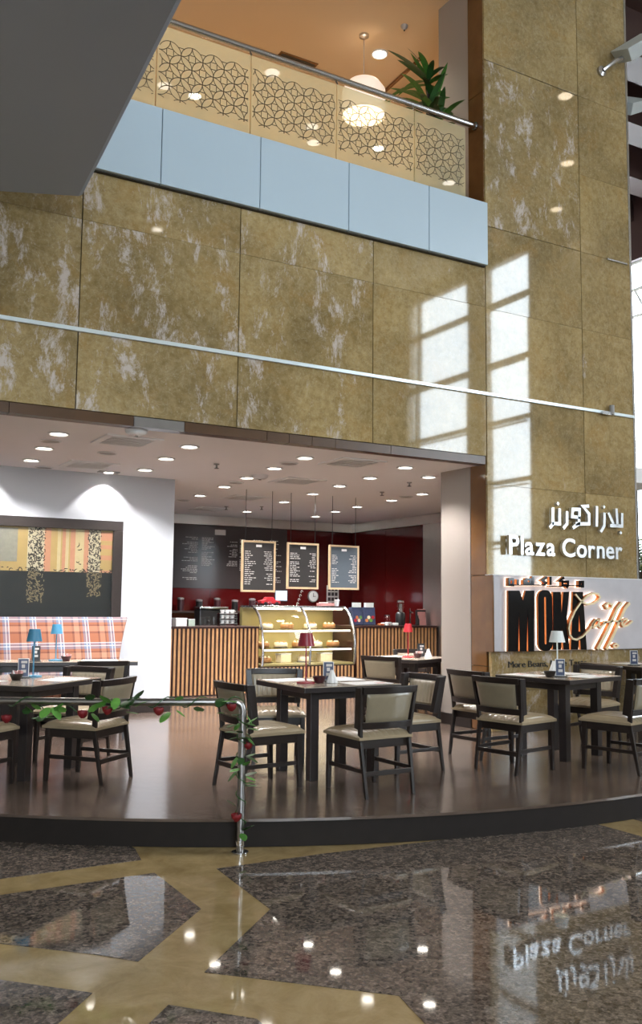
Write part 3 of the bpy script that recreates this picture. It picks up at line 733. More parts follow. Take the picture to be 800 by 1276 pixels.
# ============================================================ FURNITURE
def make_chair(label):
    """faces local +y; origin on the floor under the seat centre"""
    t = thing('dining_chair', label, 'chair', (0, 0, 0), 0, 'upholstered dining chairs')
    W, wd = .235, M['wenge']
    def cushion(u, v):
        x = (u - .5) * 2; y = (v - .5) * 2
        ex = max(0, 1 - abs(x) ** 6) ** .5; ey = max(0, 1 - abs(y) ** 6) ** .5
        h = .432 + .040 * ex * ey + .008 * (1 - x * x) * (1 - y * y)
        g = abs(((u * 9) % 1) - .5) * 2
        h -= .010 * max(0, g - .7) / .3 * ex * ey
        return (x * .245, .015 + y * .245, h)
    mb = MB().grid(cushion, 54, 16)
    mb.grid(lambda u, v: ((u - .5) * .49, .015 + (v - .5) * .49, .412), 1, 1)
    n = 55; ring = [i for i in range(54)] + [j * n + 54 for j in range(16)] + [16 * n + 54 - i for i in range(54)] + [(16 - j) * n for j in range(16)]
    vs = [mb.v[i] for i in ring]; lo = [(x, y, .412) for x, y, z in vs]; k = len(vs)
    mb.add(vs + lo, [(i, (i + 1) % k, k + (i + 1) % k, k + i) for i in range(k)])
    mb.build('seat', M['seat'], t, smooth=True)
    fr = MB()
    for b in ((-.225, .225, .205, .232, .345, .413), (-.225, .225, -.20, -.175, .345, .413), (-.232, -.205, -.20, .232, .345, .413), (.205, .232, -.20, .232, .345, .413)): fr.box(*b)
    fr.build('seat_frame', wd, t, bevel=.004)
    for s in (-1, 1):
        # front leg, tapered
        x = s * .215
        f = MB().add([(x - .015, .215, 0), (x + .015, .215, 0), (x + .015, .245, 0), (x - .015, .245, 0),
                      (x - .020, .190, .42), (x + .020, .190, .42), (x + .020, .236, .42), (x - .020, .236, .42)],
                     [(0, 3, 2, 1), (4, 5, 6, 7), (0, 1, 5, 4), (1, 2, 6, 5), (2, 3, 7, 6), (3, 0, 4, 7)])
        f.build('leg', wd, t, bevel=.003)
        # rear leg, kicked back at the foot and running up beside the backrest
        prof = [(-.292, 0), (-.268, 0), (-.190, .40), (-.200, .52), (-.245, .79), (-.272, .79), (-.235, .52), (-.228, .40)]
        xa = [s * .212, s * .212, s * .222, s * .228, s * .250, s * .250, s * .228, s * .222]
        vs = [(xa[i] - .012, p[0], p[1]) for i, p in enumerate(prof)] + [(xa[i] + .012, p[0], p[1]) for i, p in enumerate(prof)]
        m = 8; fs = [(0, 1, 2, 7), (7, 2, 3, 6), (6, 3, 4, 5)]
        fs += [tuple(8 + q for q in f_)[::-1] for f_ in fs[:3]] + [(i, (i + 1) % 8, 8 + (i + 1) % 8, 8 + i) for i in range(8)]
        MB().add(vs, fs).build('leg', wd, t, bevel=.003)
        MB().box(x - .010, x + .010, -.245, .225, .175, .205).build('stretcher', wd, t, bevel=.003)
        # deep side cheek of the backrest
        ck = [(-.205, .485), (-.150, .497), (-.205, .795), (-.262, .795)]
        vs = [((s * .225 if z < .6 else s * .250) + d, y, z) for d in ((-.036, .014) if s > 0 else (-.014, .036)) for y, z in ck]
        MB().add(vs, [(0, 1, 2, 3), (7, 6, 5, 4), (0, 4, 5, 1), (1, 5, 6, 2), (2, 6, 7, 3), (3, 7, 4, 0)]).build('back_cheek', wd, t, bevel=.003)
    MB().box(-.215, .215, -.262, -.242, .155, .190).build('stretcher', wd, t, bevel=.003)
    def back(u, z):   # curved back surface, lean and hollow
        x = (u - .5) * 2; lean = -.222 - (z - .52) * .19
        return x * (.222 + (z - .52) * .09), lean - .030 * (1 - x * x)
    def band(z0, z1, th, name):
        mb = MB(); n = 12
        for i in range(n + 1):
            u = i / n
            for z in (z0, z1):
                x, y = back(u, z); mb.v += [(x, y - th / 2, z), (x, y + th / 2, z)]
        for i in range(n):
            a = i * 4; b = a + 4
            mb.f += [(a, b, b + 2, a + 2), (a + 1, a + 3, b + 3, b + 1), (a, a + 1, b + 1, b), (a + 2, b + 2, b + 3, a + 3)]
        mb.f += [(0, 2, 3, 1), (n * 4, n * 4 + 1, n * 4 + 3, n * 4 + 2)]; mb.m = [0] * len(mb.f)
        return mb.build(name, wd, t, bevel=.003)
    band(.750, .800, .034, 'top_rail'); band(.490, .540, .034, 'bottom_rail')
    for side, mat, name in ((1, 'back_in', 'back_cushion'), (-1, 'back_out', 'back_panel')):
        def pad(u, v):
            z = .535 + v * .22; uu = .07 + u * .86; x, y = back(uu, z)
            ex = max(0, 1 - abs(2 * u - 1) ** 8) ** .5 * max(0, 1 - abs(2 * v - 1) ** 8) ** .5
            d = .002 + (.026 if side > 0 else .014) * ex
            if side > 0: d -= .006 * max(0, abs(((u * 9) % 1) - .5) * 2 - .7) / .3 * ex
            return (x, y + side * d, z)
        MB().grid(pad, 36, 10).build(name, M[mat], t, smooth=True)
    return t
CH = [  # x, y, heading in degrees, label
 (3.93, 6.02, 92, 'dining chair with sage back seen from behind at the table with the maroon lamp'),
 (3.265, 6.54, 4, 'dining chair just behind the steel railing post, turned toward the maroon lamp table'),
 (4.66, 6.62, 184, 'dining chair with brown cushioned back between the maroon lamp table and the white wall end'),
 (3.90, 7.50, 248, 'dining chair with pale channelled back behind the maroon lamp, before the pastry case'),
 (6.36, 9.26, 25, 'small distant dining chair with tan back left of the bright red lamp table'),
 (7.42, 10.20, 250, 'distant dining chair with pale back behind the bright red lamp table'),
 (5.565, 6.20, 11, 'dining chair with taupe back seen from behind at the white lamp table'),
 (5.84, 6.90, 3, 'dining chair with bright white inner back beside the white wall end'),
 (6.39, 5.78, 104, 'dining chair cut by the right picture edge, in front of the white lamp table'),
 (7.12, 6.86, 196, 'dining chair with brown cushioned back on the far side of the white lamp table'),
 (8.16, 6.84, 92, 'dining chair with olive back at the far table by the right picture edge'),
 (2.18, 7.454, 129.7, 'dining chair with striped cream seat facing the nearer blue lamp table'),
 (1.30, 7.52, 40, 'dining chair cut by the left picture edge at the nearer blue lamp table'),
 (2.32, 8.43, 220, 'dining chair with beige cushioned back on the far side of the nearer blue lamp table'),
 (2.96, 9.66, 75, 'pale dining chair tucked under the farther blue lamp table, beside the white wall'),
]
ch0 = make_chair(CH[0][3]); note_kids(ch0)
for i, (x, y, h, lab) in enumerate(CH):
    if i == 0: ch0.location = (x, y, STEP); ch0.rotation_euler = (0, 0, math.radians(h - 90))
    else: dup(ch0, (x, y, STEP), math.radians(h - 90), lab)
def table(x, y, deg, sx, sy, label, inset=.17):
    """x, y: near left corner of the top; sx along the rotated x axis"""
    t = thing('dining_table', label, 'table', (x, y, STEP), math.radians(deg), 'square dark framed dining tables')
    MB().box(0, sx, 0, sy, .744, .75).build('tabletop', M['table_top'], t)
    MB().box(0, sx, 0, sy, .705, .744).build('edge_board', M['table_edge'], t, bevel=.003)
    i = inset
    for a, b in ((i, i), (sx - i, i), (i, sy - i), (sx - i, sy - i)):
        MB().box(a - .038, a + .038, b - .038, b + .038, 0, .705).build('leg', M['table_edge'], t, bevel=.003)
    for b in ((i + .038, sx - i - .038, i - .03, i + .03), (i + .038, sx - i - .038, sy - i - .03, sy - i + .03), (i - .03, i + .03, i + .038, sy - i - .038), (sx - i - .03, sx - i + .03, i + .038, sy - i - .038)):
        MB().box(*b, .635, .705).build('apron', M['table_edge'], t, bevel=.003)
    return t
TZ = STEP + .7505
TABS = {
 'A': (3.57, 6.385, 0, .92, .86, 'dark square dining table with the maroon lamp, in front of pastry case'),
 'B': (6.60, 9.05, 20, .85, .85, 'distant dark dining table with the bright red lamp near the white wall end'),
 'C': (6.12, 6.10, 12, .87, .82, 'dark square dining table with the white lamp in front of the lit sign'),
 'D': (8.20, 7.05, 0, 1.3, .95, 'dark dining table at the right picture edge behind the white lamp table'),
 'E': (1.70, 7.34, 40, .95, .92, 'dark dining table behind the railing with the nearer blue lamp'),
 'F': (1.90, 10.37, -15, 1.6, .45, 'long dark table with the farther blue lamp in front of the plaid bench'),
}
for k, a in TABS.items(): table(*a, inset={'F': .12, 'D': .40}.get(k, .17))
def on(k, u, v):
    x, y, d, sx, sy, _ = TABS[k]; d = math.radians(d)
    return (x + u * sx * math.cos(d) - v * sy * math.sin(d), y + u * sx * math.sin(d) + v * sy * math.cos(d), TZ)
def table_lamp(pos, mat, label, h=.42, r=.052):
    t = thing('table_lamp', label, 'lamp', pos, 0, 'small metal table lamps')
    MB().lathe([(.075, 0), (.075, .010), (.03, .016), (.006, .02)], 24).build('base', mat, t, smooth=True)
    MB().tube([(0, 0, .015), (0, 0, h - .03)], .0065, 8).build('stem', mat, t, smooth=True)
    n = 24; MB().lathe([(r * 1.15, h - .105), (r * .80, h), (r * .76, h), (r * 1.11, h - .105)], n, cap=False).build('shade', mat, t, smooth=True)
    MB().lathe([(r * .78, h - .004), (r * .3, h - .002)], n).build('shade_cap', mat, t)
    MB().lathe([(.016, h - .07), (.02, h - .05), (.01, h - .03)], 10).build('bulb', M['led_warm'], t)
    return t
table_lamp(on('A', .23, .42), M['maroon_lamp'], 'maroon table lamp with ribbed shade in front of the pastry case', .41, .062)
table_lamp(on('B', .42, .45), M['red_lamp'], 'distant bright red table lamp in front of the slatted counter')
table_lamp(on('C', .38, .42), M['white_lamp'], 'white table lamp with cone shade in front of the lit sign', .42, .066)
table_lamp(on('E', .78, .60), M['blue_lamp'], 'blue table lamp, nearer of the two before the plaid bench', .41, .058)
table_lamp(on('F', .45, .50), M['blue_lamp'], 'blue table lamp, farther of the two before the plaid bench', .40, .058)
def menu_holder(pos, rz, label, face='blue_card', fr='white_plastic'):
    t = thing('menu_holder', label, 'menu holder', pos, rz, 'table card holders')
    MB().box(-.06, .06, -.035, .035, 0, .008).build('foot', M['black'], t, bevel=.002)
    MB().box(-.045, .045, -.008, .008, .008, .165).build('frame', M[fr], t, bevel=.002)
    MB().box(-.040, .040, -.010, -.008, .014, .160).build('card', M[face], t)
    for z0, z1, x0, x1 in ((.125, .145, -.02, .03), (.085, .115, -.015, .012), (.045, .07, -.02, .022)):
        MB().box(x0, x1, -.0112, -.010, z0, z1).build('card_print', M['print'], t)
menu_holder(on('A', .52, .52), math.radians(-22), 'upright card holder with dark blue card beside the maroon lamp')
menu_holder(on('B', .72, .42), math.radians(-25), 'upright dark card holder on the bright red lamp table', 'black', 'black')
menu_holder(on('C', .27, .31), math.radians(-25), 'upright white framed card holder in front of the white lamp', 'blue_card')
menu_holder(on('D', .12, .30), math.radians(-25), 'upright card holder on the table at the right picture edge')
menu_holder(on('E', .64, .60), math.radians(-14), 'upright card holder with printed panels beside the nearer blue lamp')
menu_holder(on('F', .32, .30), math.radians(-14), 'upright dark card holder beside the farther blue lamp', 'black', 'black')
def bowl(pos, label, mat='maroon_plastic', fill=True):
    t = thing('sachet_bowl', label, 'bowl', pos, 0, 'small sachet bowls')
    MB().lathe([(.035, 0), (.055, .045), (.058, .055), (.053, .055), (.048, .045), (.03, .01)], 18, cap=False).build('bowl', M[mat], t, smooth=True)
    if fill:
        for i in range(5):
            a = i * 1.3; x, y = .022 * math.cos(a), .022 * math.sin(a)
            o = MB().box(-.02, .02, -.003, .003, 0, .055).build('sachet', M['paper' if i % 2 else 'pink'], t)
            o.location = (x, y, .025); o.rotation_euler = (.25 * math.sin(a * 2), .3 * math.cos(a), a)
bowl(on('A', .35, .38), 'small maroon bowl on the table between maroon lamp and white napkins', fill=False)
bowl(on('B', .45, .30), 'small bowl of sachets beside the bright red lamp')
bowl(on('C', .15, .36), 'small dark bowl beside the white lamp table card', 'wenge', False)
bowl(on('E', .42, .50), 'small dark bowl of sachets beside the nearer blue lamp', 'wenge')
bowl(on('F', .52, .30), 'small bowl of pink sachets beside the farther blue lamp')
def napkins(pos, label):
    t = thing('napkin_fan', label, 'napkins', pos, random.uniform(0, 1), 'fanned paper napkins')
    for i in range(7):
        a = i * PI / 3.5
        o = MB().add([(-.03, 0, 0), (.03, 0, 0), (.002, .03, .105), (-.002, .03, .105), (-.03, .004, 0), (.03, .004, 0), (.002, .033, .103), (-.002, .033, .103)],
                     [(0, 1, 2, 3), (7, 6, 5, 4), (0, 4, 5, 1), (1, 5, 6, 2), (2, 6, 7, 3), (3, 7, 4, 0)]).build('napkin', M['paper'], t)
        o.location = (.042 * math.sin(a), -.042 * math.cos(a), .002); o.rotation_euler = (0, 0, a)
napkins(on('A', .46, .34), 'white paper napkins fanned into a cone beside the maroon lamp')
napkins(on('B', .64, .24), 'white paper napkin cone beside the bright red lamp')
napkins(on('C', .90, .84), 'folded white napkins at the far side of the white lamp table')
def mat_(k, u, v, rz, label):
    p = on(k, u, v); t = thing('paper_placemat', label, 'placemat', (p[0], p[1], TZ), math.radians(rz), 'paper placemats')
    MB().box(-.19, .19, -.13, .13, 0, .0012).build('sheet', M['paper'], t)
    MB().box(.06, .15, -.09, -.03, .0012, .0016).build('print', M['pink'], t)
mat_('A', .74, .20, 2, 'white paper placemat at the near right corner of the maroon lamp table')
mat_('A', .78, .72, 88, 'white paper placemat at the far right side of the maroon lamp table')
mat_('A', .25, .82, 3, 'white paper placemat behind the maroon lamp')
mat_('C', .60, .17, 14, 'white paper placemat at the near right corner of the white lamp table')
mat_('C', .17, .70, 100, 'white paper placemat at the left side of the white lamp table')
mat_('C', .78, .60, 100, 'white paper placemat at the right side of the white lamp table')
mat_('E', .68, .18, 40, 'white paper placemat at the right corner of the nearer blue lamp table')
mat_('E', .20, .72, 130, 'white paper placemat at the left side of the nearer blue lamp table')
mat_('B', .35, .72, 20, 'white paper placemat behind the bright red lamp')
mat_('D', .30, .55, 0, 'white paper placemat on the table at the right picture edge')
mat_('F', .75, .5, -15, 'white paper placemat at the right end of the farther blue lamp table')

# plaid bench
bn = thing('plaid_bench', 'long high-backed bench in orange and white plaid below the picture', 'bench', (2.3, 11.1, STEP))
def bk(u, v):
    z = .35 + v * .87; fl = max(0, (z - .45) / .77)
    xr = 1.24 + .20 * fl ** 1.6; x = -3.2 + u * (xr + 3.2)
    edge = (1 - max(0, (u - .93) / .07) ** 2 * .6)
    return (x, -.16 + .30 * fl ** 1.3 - .06 * edge, z)
mb = MB().grid(bk, 60, 14)
n = 61; nb = len(mb.v)
mb.v += [(x, min(.375, y + .14), z + (.0 if z < 1.2 else -.015)) for x, y, z in mb.v]
mb.f += [tuple(nb + i for i in f)[::-1] for f in mb.f]
rim = [i for i in range(60)] + [j * n + 60 for j in range(14)] + [14 * n + 60 - i for i in range(60)] + [(14 - j) * n for j in range(14)]
mb.f += [(rim[i], rim[(i + 1) % len(rim)], nb + rim[(i + 1) % len(rim)], nb + rim[i]) for i in range(len(rim))]
mb.m = [0] * len(mb.f)
mb.build('backrest', M['plaid'], bn, smooth=True, bevel=.02)
MB().box(-3.2, 1.22, -.36, -.12, .30, .46).build('seat_cushion', M['plaid'], bn, bevel=.03)
MB().box(-3.2, 1.20, -.33, .30, .05, .30).build('base', M['wenge'], bn, bevel=.01)

# framed calligraphy print
pc = thing('wall_picture', 'wide dark framed print with golden stripes and black script above the plaid bench', 'picture', (2.2, 11.5, 2.0))
pz0, pz1, px0, px1 = -.95, .608, -1.9, 1.52
fw_ = .125
for b in ((px0, px1, pz1 - fw_, pz1), (px0, px1, pz0, pz0 + fw_), (px0, px0 + fw_, pz0 + fw_, pz1 - fw_), (px1 - fw_, px1, pz0 + fw_, pz1 - fw_)):
    MB().box(b[0], b[1], -.05, 0, b[2], b[3]).build('frame', M['baseboard'], pc, bevel=.004)
ax0, ax1, az0, az1 = px0 + fw_, px1 - fw_, pz0 + fw_, pz1 - fw_
aw = MB().box(ax0, ax1, -.012, -.002, az0, az1).build('print_sheet', plain('golden_print', (.32, .225, .085), .35, noise=.12, scale=5), pc)
pal = dict(grey=plain('print_grey', (.19, .185, .145), .4, noise=.2), peach=plain('print_peach', (.38, .18, .105), .4, noise=.1), pale=plain('print_pale', (.38, .31, .165), .4, noise=.1),
           dark=plain('print_black', (.004, .006, .0055), .4, noise=.4), ink=plain('print_ink', (.012, .010, .008), .5), gold=plain('print_gold_ink', (.17, .135, .07), .5), cream=plain('print_cream', (.38, .34, .23), .4, noise=.1))
zb = az1 - .535
def st_(x0, x1, z0, z1, mat, lift=.0005):
    MB().box(x0, x1, -.012 - lift - .0008, -.012, z0, z1).build('print_stripe', pal[mat], aw)
st_(ax0, ax1, az0, zb, 'dark')
for x0, x1, z0, z1, mt in ((-.13, .22, zb + .11, az1 - .02, 'grey'), (.34, .54, zb, az1, 'cream'), (.54, .62, zb, az1, 'peach'), (.70, .74, zb, az1, 'pale'), (.76, .80, zb, az1, 'peach'), (.80, .84, zb, az1, 'pale'), (.86, .92, zb, az1, 'peach'),
                           (.92, 1.03, zb, az1, 'pale'), (1.03, 1.09, zb, az1, 'peach'), (1.09, 1.24, zb, az1, 'cream'), (1.24, ax1, az1 - .13, az1 - .02, 'peach'), (1.24, ax1, zb + .16, zb + .22, 'peach'), (1.24, ax1, zb + .30, zb + .35, 'peach'), (1.24, ax1, zb, zb + .03, 'peach'), (-.46, -.2, zb, az1, 'cream'), (-1.2, -.6, zb + .1, az1 - .03, 'grey')):
    st_(x0, x1, z0, z1, mt, .0012 if mt != 'dark' else .0005)
def squiggles(x0, x1, z0, z1, n, mat, big=.028):
    mb = MB(); r = random.Random(int(x0 * 1000) + n)
    for i in range(n):
        x, z = r.uniform(x0, x1), r.uniform(z0, z1); a = r.uniform(0, 6.3); s = r.uniform(.4, 1) * big; cv = r.uniform(-3.5, 3.5)
        pts = []
        for k in range(6):
            pts.append((x, z)); x += math.cos(a) * s / 2.5; z += math.sin(a) * s / 2.5; a += cv / 5
        pts = [(min(x1, max(x0, p)), min(z1, max(z0, q))) for p, q in pts]
        L, R_ = [], []
        for k in range(6):
            d = Vector(pts[min(5, k + 1)]) - Vector(pts[max(0, k - 1)])
            if d.length < 1e-6: d = Vector((1, 0))
            d.normalize(); w = .0055 * (1.2 - abs(k - 2.5) / 3)
            L.append((pts[k][0] - d.y * w, -.0142, pts[k][1] + d.x * w)); R_.append((pts[k][0] + d.y * w, -.0142, pts[k][1] - d.x * w))
        mb.add(L + R_, [(k, k + 1, 7 + k, 6 + k) for k in range(5)])
    o = mb.build('script_print', pal[mat], aw); o['kind'] = 'stuff'
squiggles(.35, .55, zb, az1, 200, 'ink'); squiggles(1.08, 1.245, zb, az1, 170, 'ink'); squiggles(-.46, -.2, zb, az1, 200, 'ink')
squiggles(ax0, ax1, zb - .01, zb + .04, 160, 'ink', .035); squiggles(.35, .55, zb - .38, zb, 120, 'gold'); squiggles(1.08, 1.26, zb - .30, zb, 100, 'gold'); squiggles(.94, 1.0, zb + .1, az1 - .05, 5, 'ink', .04)
pg = MB().box(ax0, ax1, -.022, -.019, az0, az1).build('glazing', M['glass'], pc)

# ============================================================ COUNTER
CYF = 13.12   # front plane of the counter
def slats(root, x0, x1, z0, z1, n, org):
    for i in range(n):
        x = x0 + (x1 - x0) * (i + .5) / n
        MB().box(x - .0165 - org[0], x + .0165 - org[0], CYF - .016 - org[1], CYF - org[1], z0 - STEP, z1 - STEP).build('slat', M['slat'], root)
def counter(name, label, x0, x1, n, top=1.225):
    t = thing(name, label, 'counter', ((x0 + x1) / 2, CYF, STEP)); ox = (x0 + x1) / 2
    MB().box(x0 - ox, x1 - ox, 0, .75, 0, top - .03 - STEP).build('carcass', M['slat_back'], t)
    MB().box(x0 - ox - .0, x1 - ox, -.028, .78, top - .03 - STEP, top - STEP).build('worktop', M['slat_back'], t, bevel=.003)
    slats(t, x0, x1, STEP + .02, top - .032, n, (ox, CYF))
    return t
counter('counter_unit', 'counter faced with vertical oak slats beside the white picture wall', 5.0, 6.50, 22)
counter('counter_unit', 'counter faced with vertical oak slats between the pastry case and the red wall', 8.30, 9.98, 24)
# pastry case
cs = thing('pastry_case', 'curved glass pastry case glowing yellow on a slatted base in the counter', 'display case', (7.4, CYF, STEP))
x0, x1 = 6.53 - 7.4, 8.27 - 7.4
MB().box(x0, x1, 0, .78, 0, .42).build('base', M['slat_back'], cs)
for i in range(25):
    x = x0 + (x1 - x0) * (i + .5) / 25; MB().box(x - .0165, x + .0165, -.016, 0, .02, .40).build('slat', M['slat'], cs)
MB().box(x0, x1, .70, .78, .42, 1.34).build('rear_wall', M['gold_inside'], cs)
MB().box(x0, x1, -.02, .70, .42, .45).build('deck', M['gold_inside'], cs)
MB().box(x0, x1, .28, .78, 1.34, 1.37).build('top', M['chrome'], cs, bevel=.004)
gc = [(-.03, .43), (-.055, .62), (-.05, .80), (-.01, 1.0), (.08, 1.18), (.20, 1.30), (.30, 1.345)]
def curve_y(z):
    for (ya, za), (yb, zb_) in zip(gc, gc[1:]):
        if za <= z <= zb_: return ya + (yb - ya) * (z - za) / (zb_ - za)
    return 0
for k, (a, b) in enumerate(((x0 + .03, -.02), (.02, x1 - .03))):
    MB().grid(lambda u, v: (a + (b - a) * u, curve_y(.43 + v * .914) + .004, .43 + v * .914), 1, 24).build('curved_pane', M['glass'], cs, smooth=True)
for x in (x0 + .02, 0.0, x1 - .02):
    MB().tube([(x, y, z) for y, z in gc], .021, 8).build('curved_arm', M['chrome'], cs, smooth=True)
for x in (x0 + .01, x1 - .01):
    MB().prism([(curve_y(.45 + i * .0894) + .01, .45 + i * .0894) for i in range(11)] + [(.70, 1.344), (.70, .45)], x - .003, x + .003, 'x').build('end_pane', M['glass'], cs)
for z in (.68, .98):
    MB().box(x0 + .04, x1 - .04, curve_y(z) + .06, .69, z, z + .008).build('glass_shelf', M['glass'], cs)
    MB().tube([(x0 + .05, curve_y(z) + .07, z - .012), (x1 - .05, curve_y(z) + .07, z - .012)], .014, 6).build('light_tube', M['tube'], cs)
MB().tube([(x0 + .05, .32, 1.325), (x1 - .05, .32, 1.325)], .022, 6).build('light_tube', M['tube'], cs)
for x in (x0 + .12, x0 + .36):
    MB().tube([(x + .03 * math.cos(a), .42, 1.40 + .03 * math.sin(a)) for a in [i * PI / 6 for i in range(12)]], .006, 5, closed=True).build('ring_catch', M['chrome'], cs)
lamp('case_light', 'AREA', (0, .40, 1.30), 7, (1, .84, .52), cs, shape='RECTANGLE', size=1.6, size_y=.2)
lamp('case_light', 'AREA', (0, .38, .95), 4, (1, .84, .52), cs, shape='RECTANGLE', size=1.6, size_y=.2)
FOOD = [('cake', 'brown', .451, -.62), ('cake', 'tubs', .451, -.28), ('cake', 'cream', .451, .12), ('cake', 'tubs', .451, .50),
        ('cake', 'brown', .69, -.66), ('cake', 'cream', .69, -.33), ('cake', 'brown', .69, 0), ('cake', 'cream', .69, .33), ('cake', 'brown', .69, .66),
        ('cake', 'cream', .99, -.60), ('cake', 'brown', .99, -.22), ('cake', 'cream', .99, .22), ('cake', 'brown', .99, .58)]
LV = {.451: 'bottom deck', .69: 'middle shelf', .99: 'top shelf'}
cnt = {}
for nm, kd, z, x in FOOD:
    cnt[z] = cnt.get(z, 0) + 1
    y = .34
    wh = {'brown': 'brown baked cake', 'cream': 'cream iced cake', 'tubs': 'pale square dessert box'}[kd]
    t = thing('cake' if kd != 'tubs' else 'dessert_box', '%s on the %s of the pastry case, %s from the left' % (wh, LV[z], ORD[cnt[z] - 1]), 'cake' if kd != 'tubs' else 'box', (7.4 + x, CYF + y, STEP + z), random.uniform(-.3, .3), 'cakes in the pastry case')
    if kd == 'tubs':
        MB().box(-.11, .11, -.07, .07, 0, .13).build('box', M['cream_food'], t, bevel=.006)
        MB().box(-.115, .115, -.075, .075, .13, .145).build('lid', M['clear_plastic'], t, bevel=.004)
    else:
        MB().lathe([(.13, 0), (.14, .008), (.05, .012)], 20).build('plate', M['chrome'], t, smooth=True)
        a, b = ('brown_food', 'cream_food') if kd == 'brown' else ('cream_food', 'brown_food')
        MB().lathe([(.105, .012), (.11, .02), (.11, .07), (.10, .085), (.04, .09)], 24).build('sponge', M[a], t, smooth=True)
        for i in range(6):
            q = i * PI / 3; MB().lathe([(.018, 0), (.016, .014), (.004, .024)], 8, (.075 * math.cos(q), .075 * math.sin(q), .084)).build('topping', M[b], t, smooth=True)
CT = 1.226
def small(name, label, cat, x, y, z, rz=0, group=None): return thing(name, label, cat, (x, y, z), rz, group)
t = small('paper_box', 'white paper carton on the counter end beside the picture wall', 'box', 5.24, 13.3, CT, .1)
MB().box(-.09, .09, -.07, .07, 0, .11).build('box', M['paper'], t, bevel=.004); MB().box(-.095, .095, -.075, .075, .11, .125).build('lid', M['paper'], t, bevel=.004)
t = small('paper_box', 'smaller pale green carton beside the white carton on the counter', 'box', 5.44, 13.32, CT, -.2)
MB().box(-.05, .05, -.05, .05, 0, .10).build('box', plain('pale_green_card', (.45, .55, .47), .5, noise=.1), t, bevel=.004); MB().box(-.052, .052, -.052, .052, .10, .11).build('lid', M['paper'], t)
for i in range(4):
    t = small('glass_tumbler', 'upturned drinking glass in the row on the slatted counter, %s from the left' % ORD[i], 'glass', 5.60 + i * .075, 13.34, CT, 0, 'glasses on the counter')
    MB().lathe([(.026, 0), (.030, .14), (.028, .142), (.024, .004)], 14).build('body', M['glass'], t, smooth=True); MB().lathe([(.026, 0), (.027, .008)], 14).build('rim', M['chrome'], t)
for i in range(3):
    for j in range(3):
        t = small('coffee_cup', 'small white cup on the cup rack, row %s, %s from the left' % (ORD[i], ORD[j]), 'cup', 5.975 + j * .085, 13.36 - .0, CT + .0425 + i * .078, 0, 'cups on the counter rack')
        MB().lathe([(.022, 0), (.034, .04), (.036, .055), (.033, .055), (.03, .04), (.018, .006)], 14, cap=False).build('body', M['paper'], t, smooth=True)
        MB().tube([(.033, 0, .045), (.05, 0, .04), (.05, 0, .022), (.03, 0, .016)], .004, 5).build('handle', M['paper'], t)
t = small('cup_rack', 'low grey rack carrying white cups on the counter', 'rack', 6.06, 13.36, CT)
for i in range(3): MB().box(-.15, .15, -.06, .06, .035 + i * .078, .042 + i * .078).build('shelf', M['grey_plastic'], t)
for sx in (-.147, .147): MB().box(sx - .004, sx + .004, -.05, .05, 0, .20).build('upright', M['chrome'], t)
t = small('back_counter', 'low dark back counter along the red wall behind the slatted counter', 'counter', 7.4, 15.0, STEP)
MB().box(-2.4, 2.2, -.6, .3, 0, .87).build('carcass', M['slat_back'], t); MB().box(-2.45, 2.25, -.63, .32, .87, .90).build('worktop', M['grey_plastic'], t, bevel=.004)
t = small('espresso_machine', 'dark coffee machine standing behind the slatted counter', 'coffee machine', 6.30, 14.55, STEP + .9)
MB().box(-.25, .25, -.1, .15, 0, .40).build('body', M['black'], t, bevel=.02); MB().box(-.26, .26, -.13, .16, .40, .44).build('cup_tray', M['chrome'], t, bevel=.008)
for i in range(2): MB().tube([(-.1 + .2 * i, -.1, .2), (-.1 + .2 * i, -.2, .19)], .015, 8).build('portafilter', M['black'], t)
t = small('model_car', 'small red model car on top of the pastry case', 'model car', 6.95, CYF + .55, STEP + 1.371, .1)
MB().prism([(-.19, .03), (-.19, .08), (-.10, .095), (-.06, .14), (.05, .14), (.09, .09), (.19, .075), (.19, .03)], -.06, .06, 'y').build('body', M['red_lamp'], t, bevel=.01)
for sx in (-.11, .11):
    for sy in (-.065, .065): MB().tube([(sx, sy - .012, .03), (sx, sy + .012, .03)], .03, 14).build('wheel', M['black'], t)
t = small('paper_tray', 'pink card tray on top of the pastry case', 'tray', 8.0, CYF + .5, STEP + 1.371)
MB().box(-.13, .13, -.08, .08, 0, .05).build('tray', M['pink'], t, bevel=.004); MB().box(-.10, .02, -.05, .05, .05, .065).build('note', M['paper'], t)
t = small('paper_cup', 'white paper cup next to the pink tray on the pastry case', 'cup', 8.2, CYF + .45, STEP + 1.371)
MB().lathe([(.03, 0), (.042, .10), (.04, .10), (.028, .004)], 14).build('cup', M['paper'], t, smooth=True); MB().lathe([(.044, .095), (.044, .105), (.03, .112)], 14).build('lid', M['white_plastic'], t)
BOX = [(8.50, .12, 'dark blue snack display box next to the pastry case', 'blue_card'), (8.75, -.1, 'snack display box with orange and green print, right of the blue box', 'blue_card')]
for i, (x, r, lab, mt) in enumerate(BOX):
    t = small('display_box', lab, 'box', x, 13.42, CT + .008, r, 'display boxes on the counter')
    o = MB().box(-.11, .11, -.05, .05, 0, .30).build('box', M[mt], t, bevel=.004); o.rotation_euler.x = -.12
    for k in range(4):
        q = MB().lathe([(.03, 0), (.03, .002)], 12).build('print_dot', M[['red_lamp', 'orange_card', 'cream_food', 'leaf_pale'][(k + i) % 4]], t); q.rotation_euler.x = PI / 2 - .12; q.location = (-.06 + .04 * k, -.056 + .12 * (.08 + .04 * (k % 2)), .08 + .05 * (k % 2))
    MB().box(-.08, .08, -.03, .03, .30, .38).build('clear_top', M['clear_plastic'], t, bevel=.003)
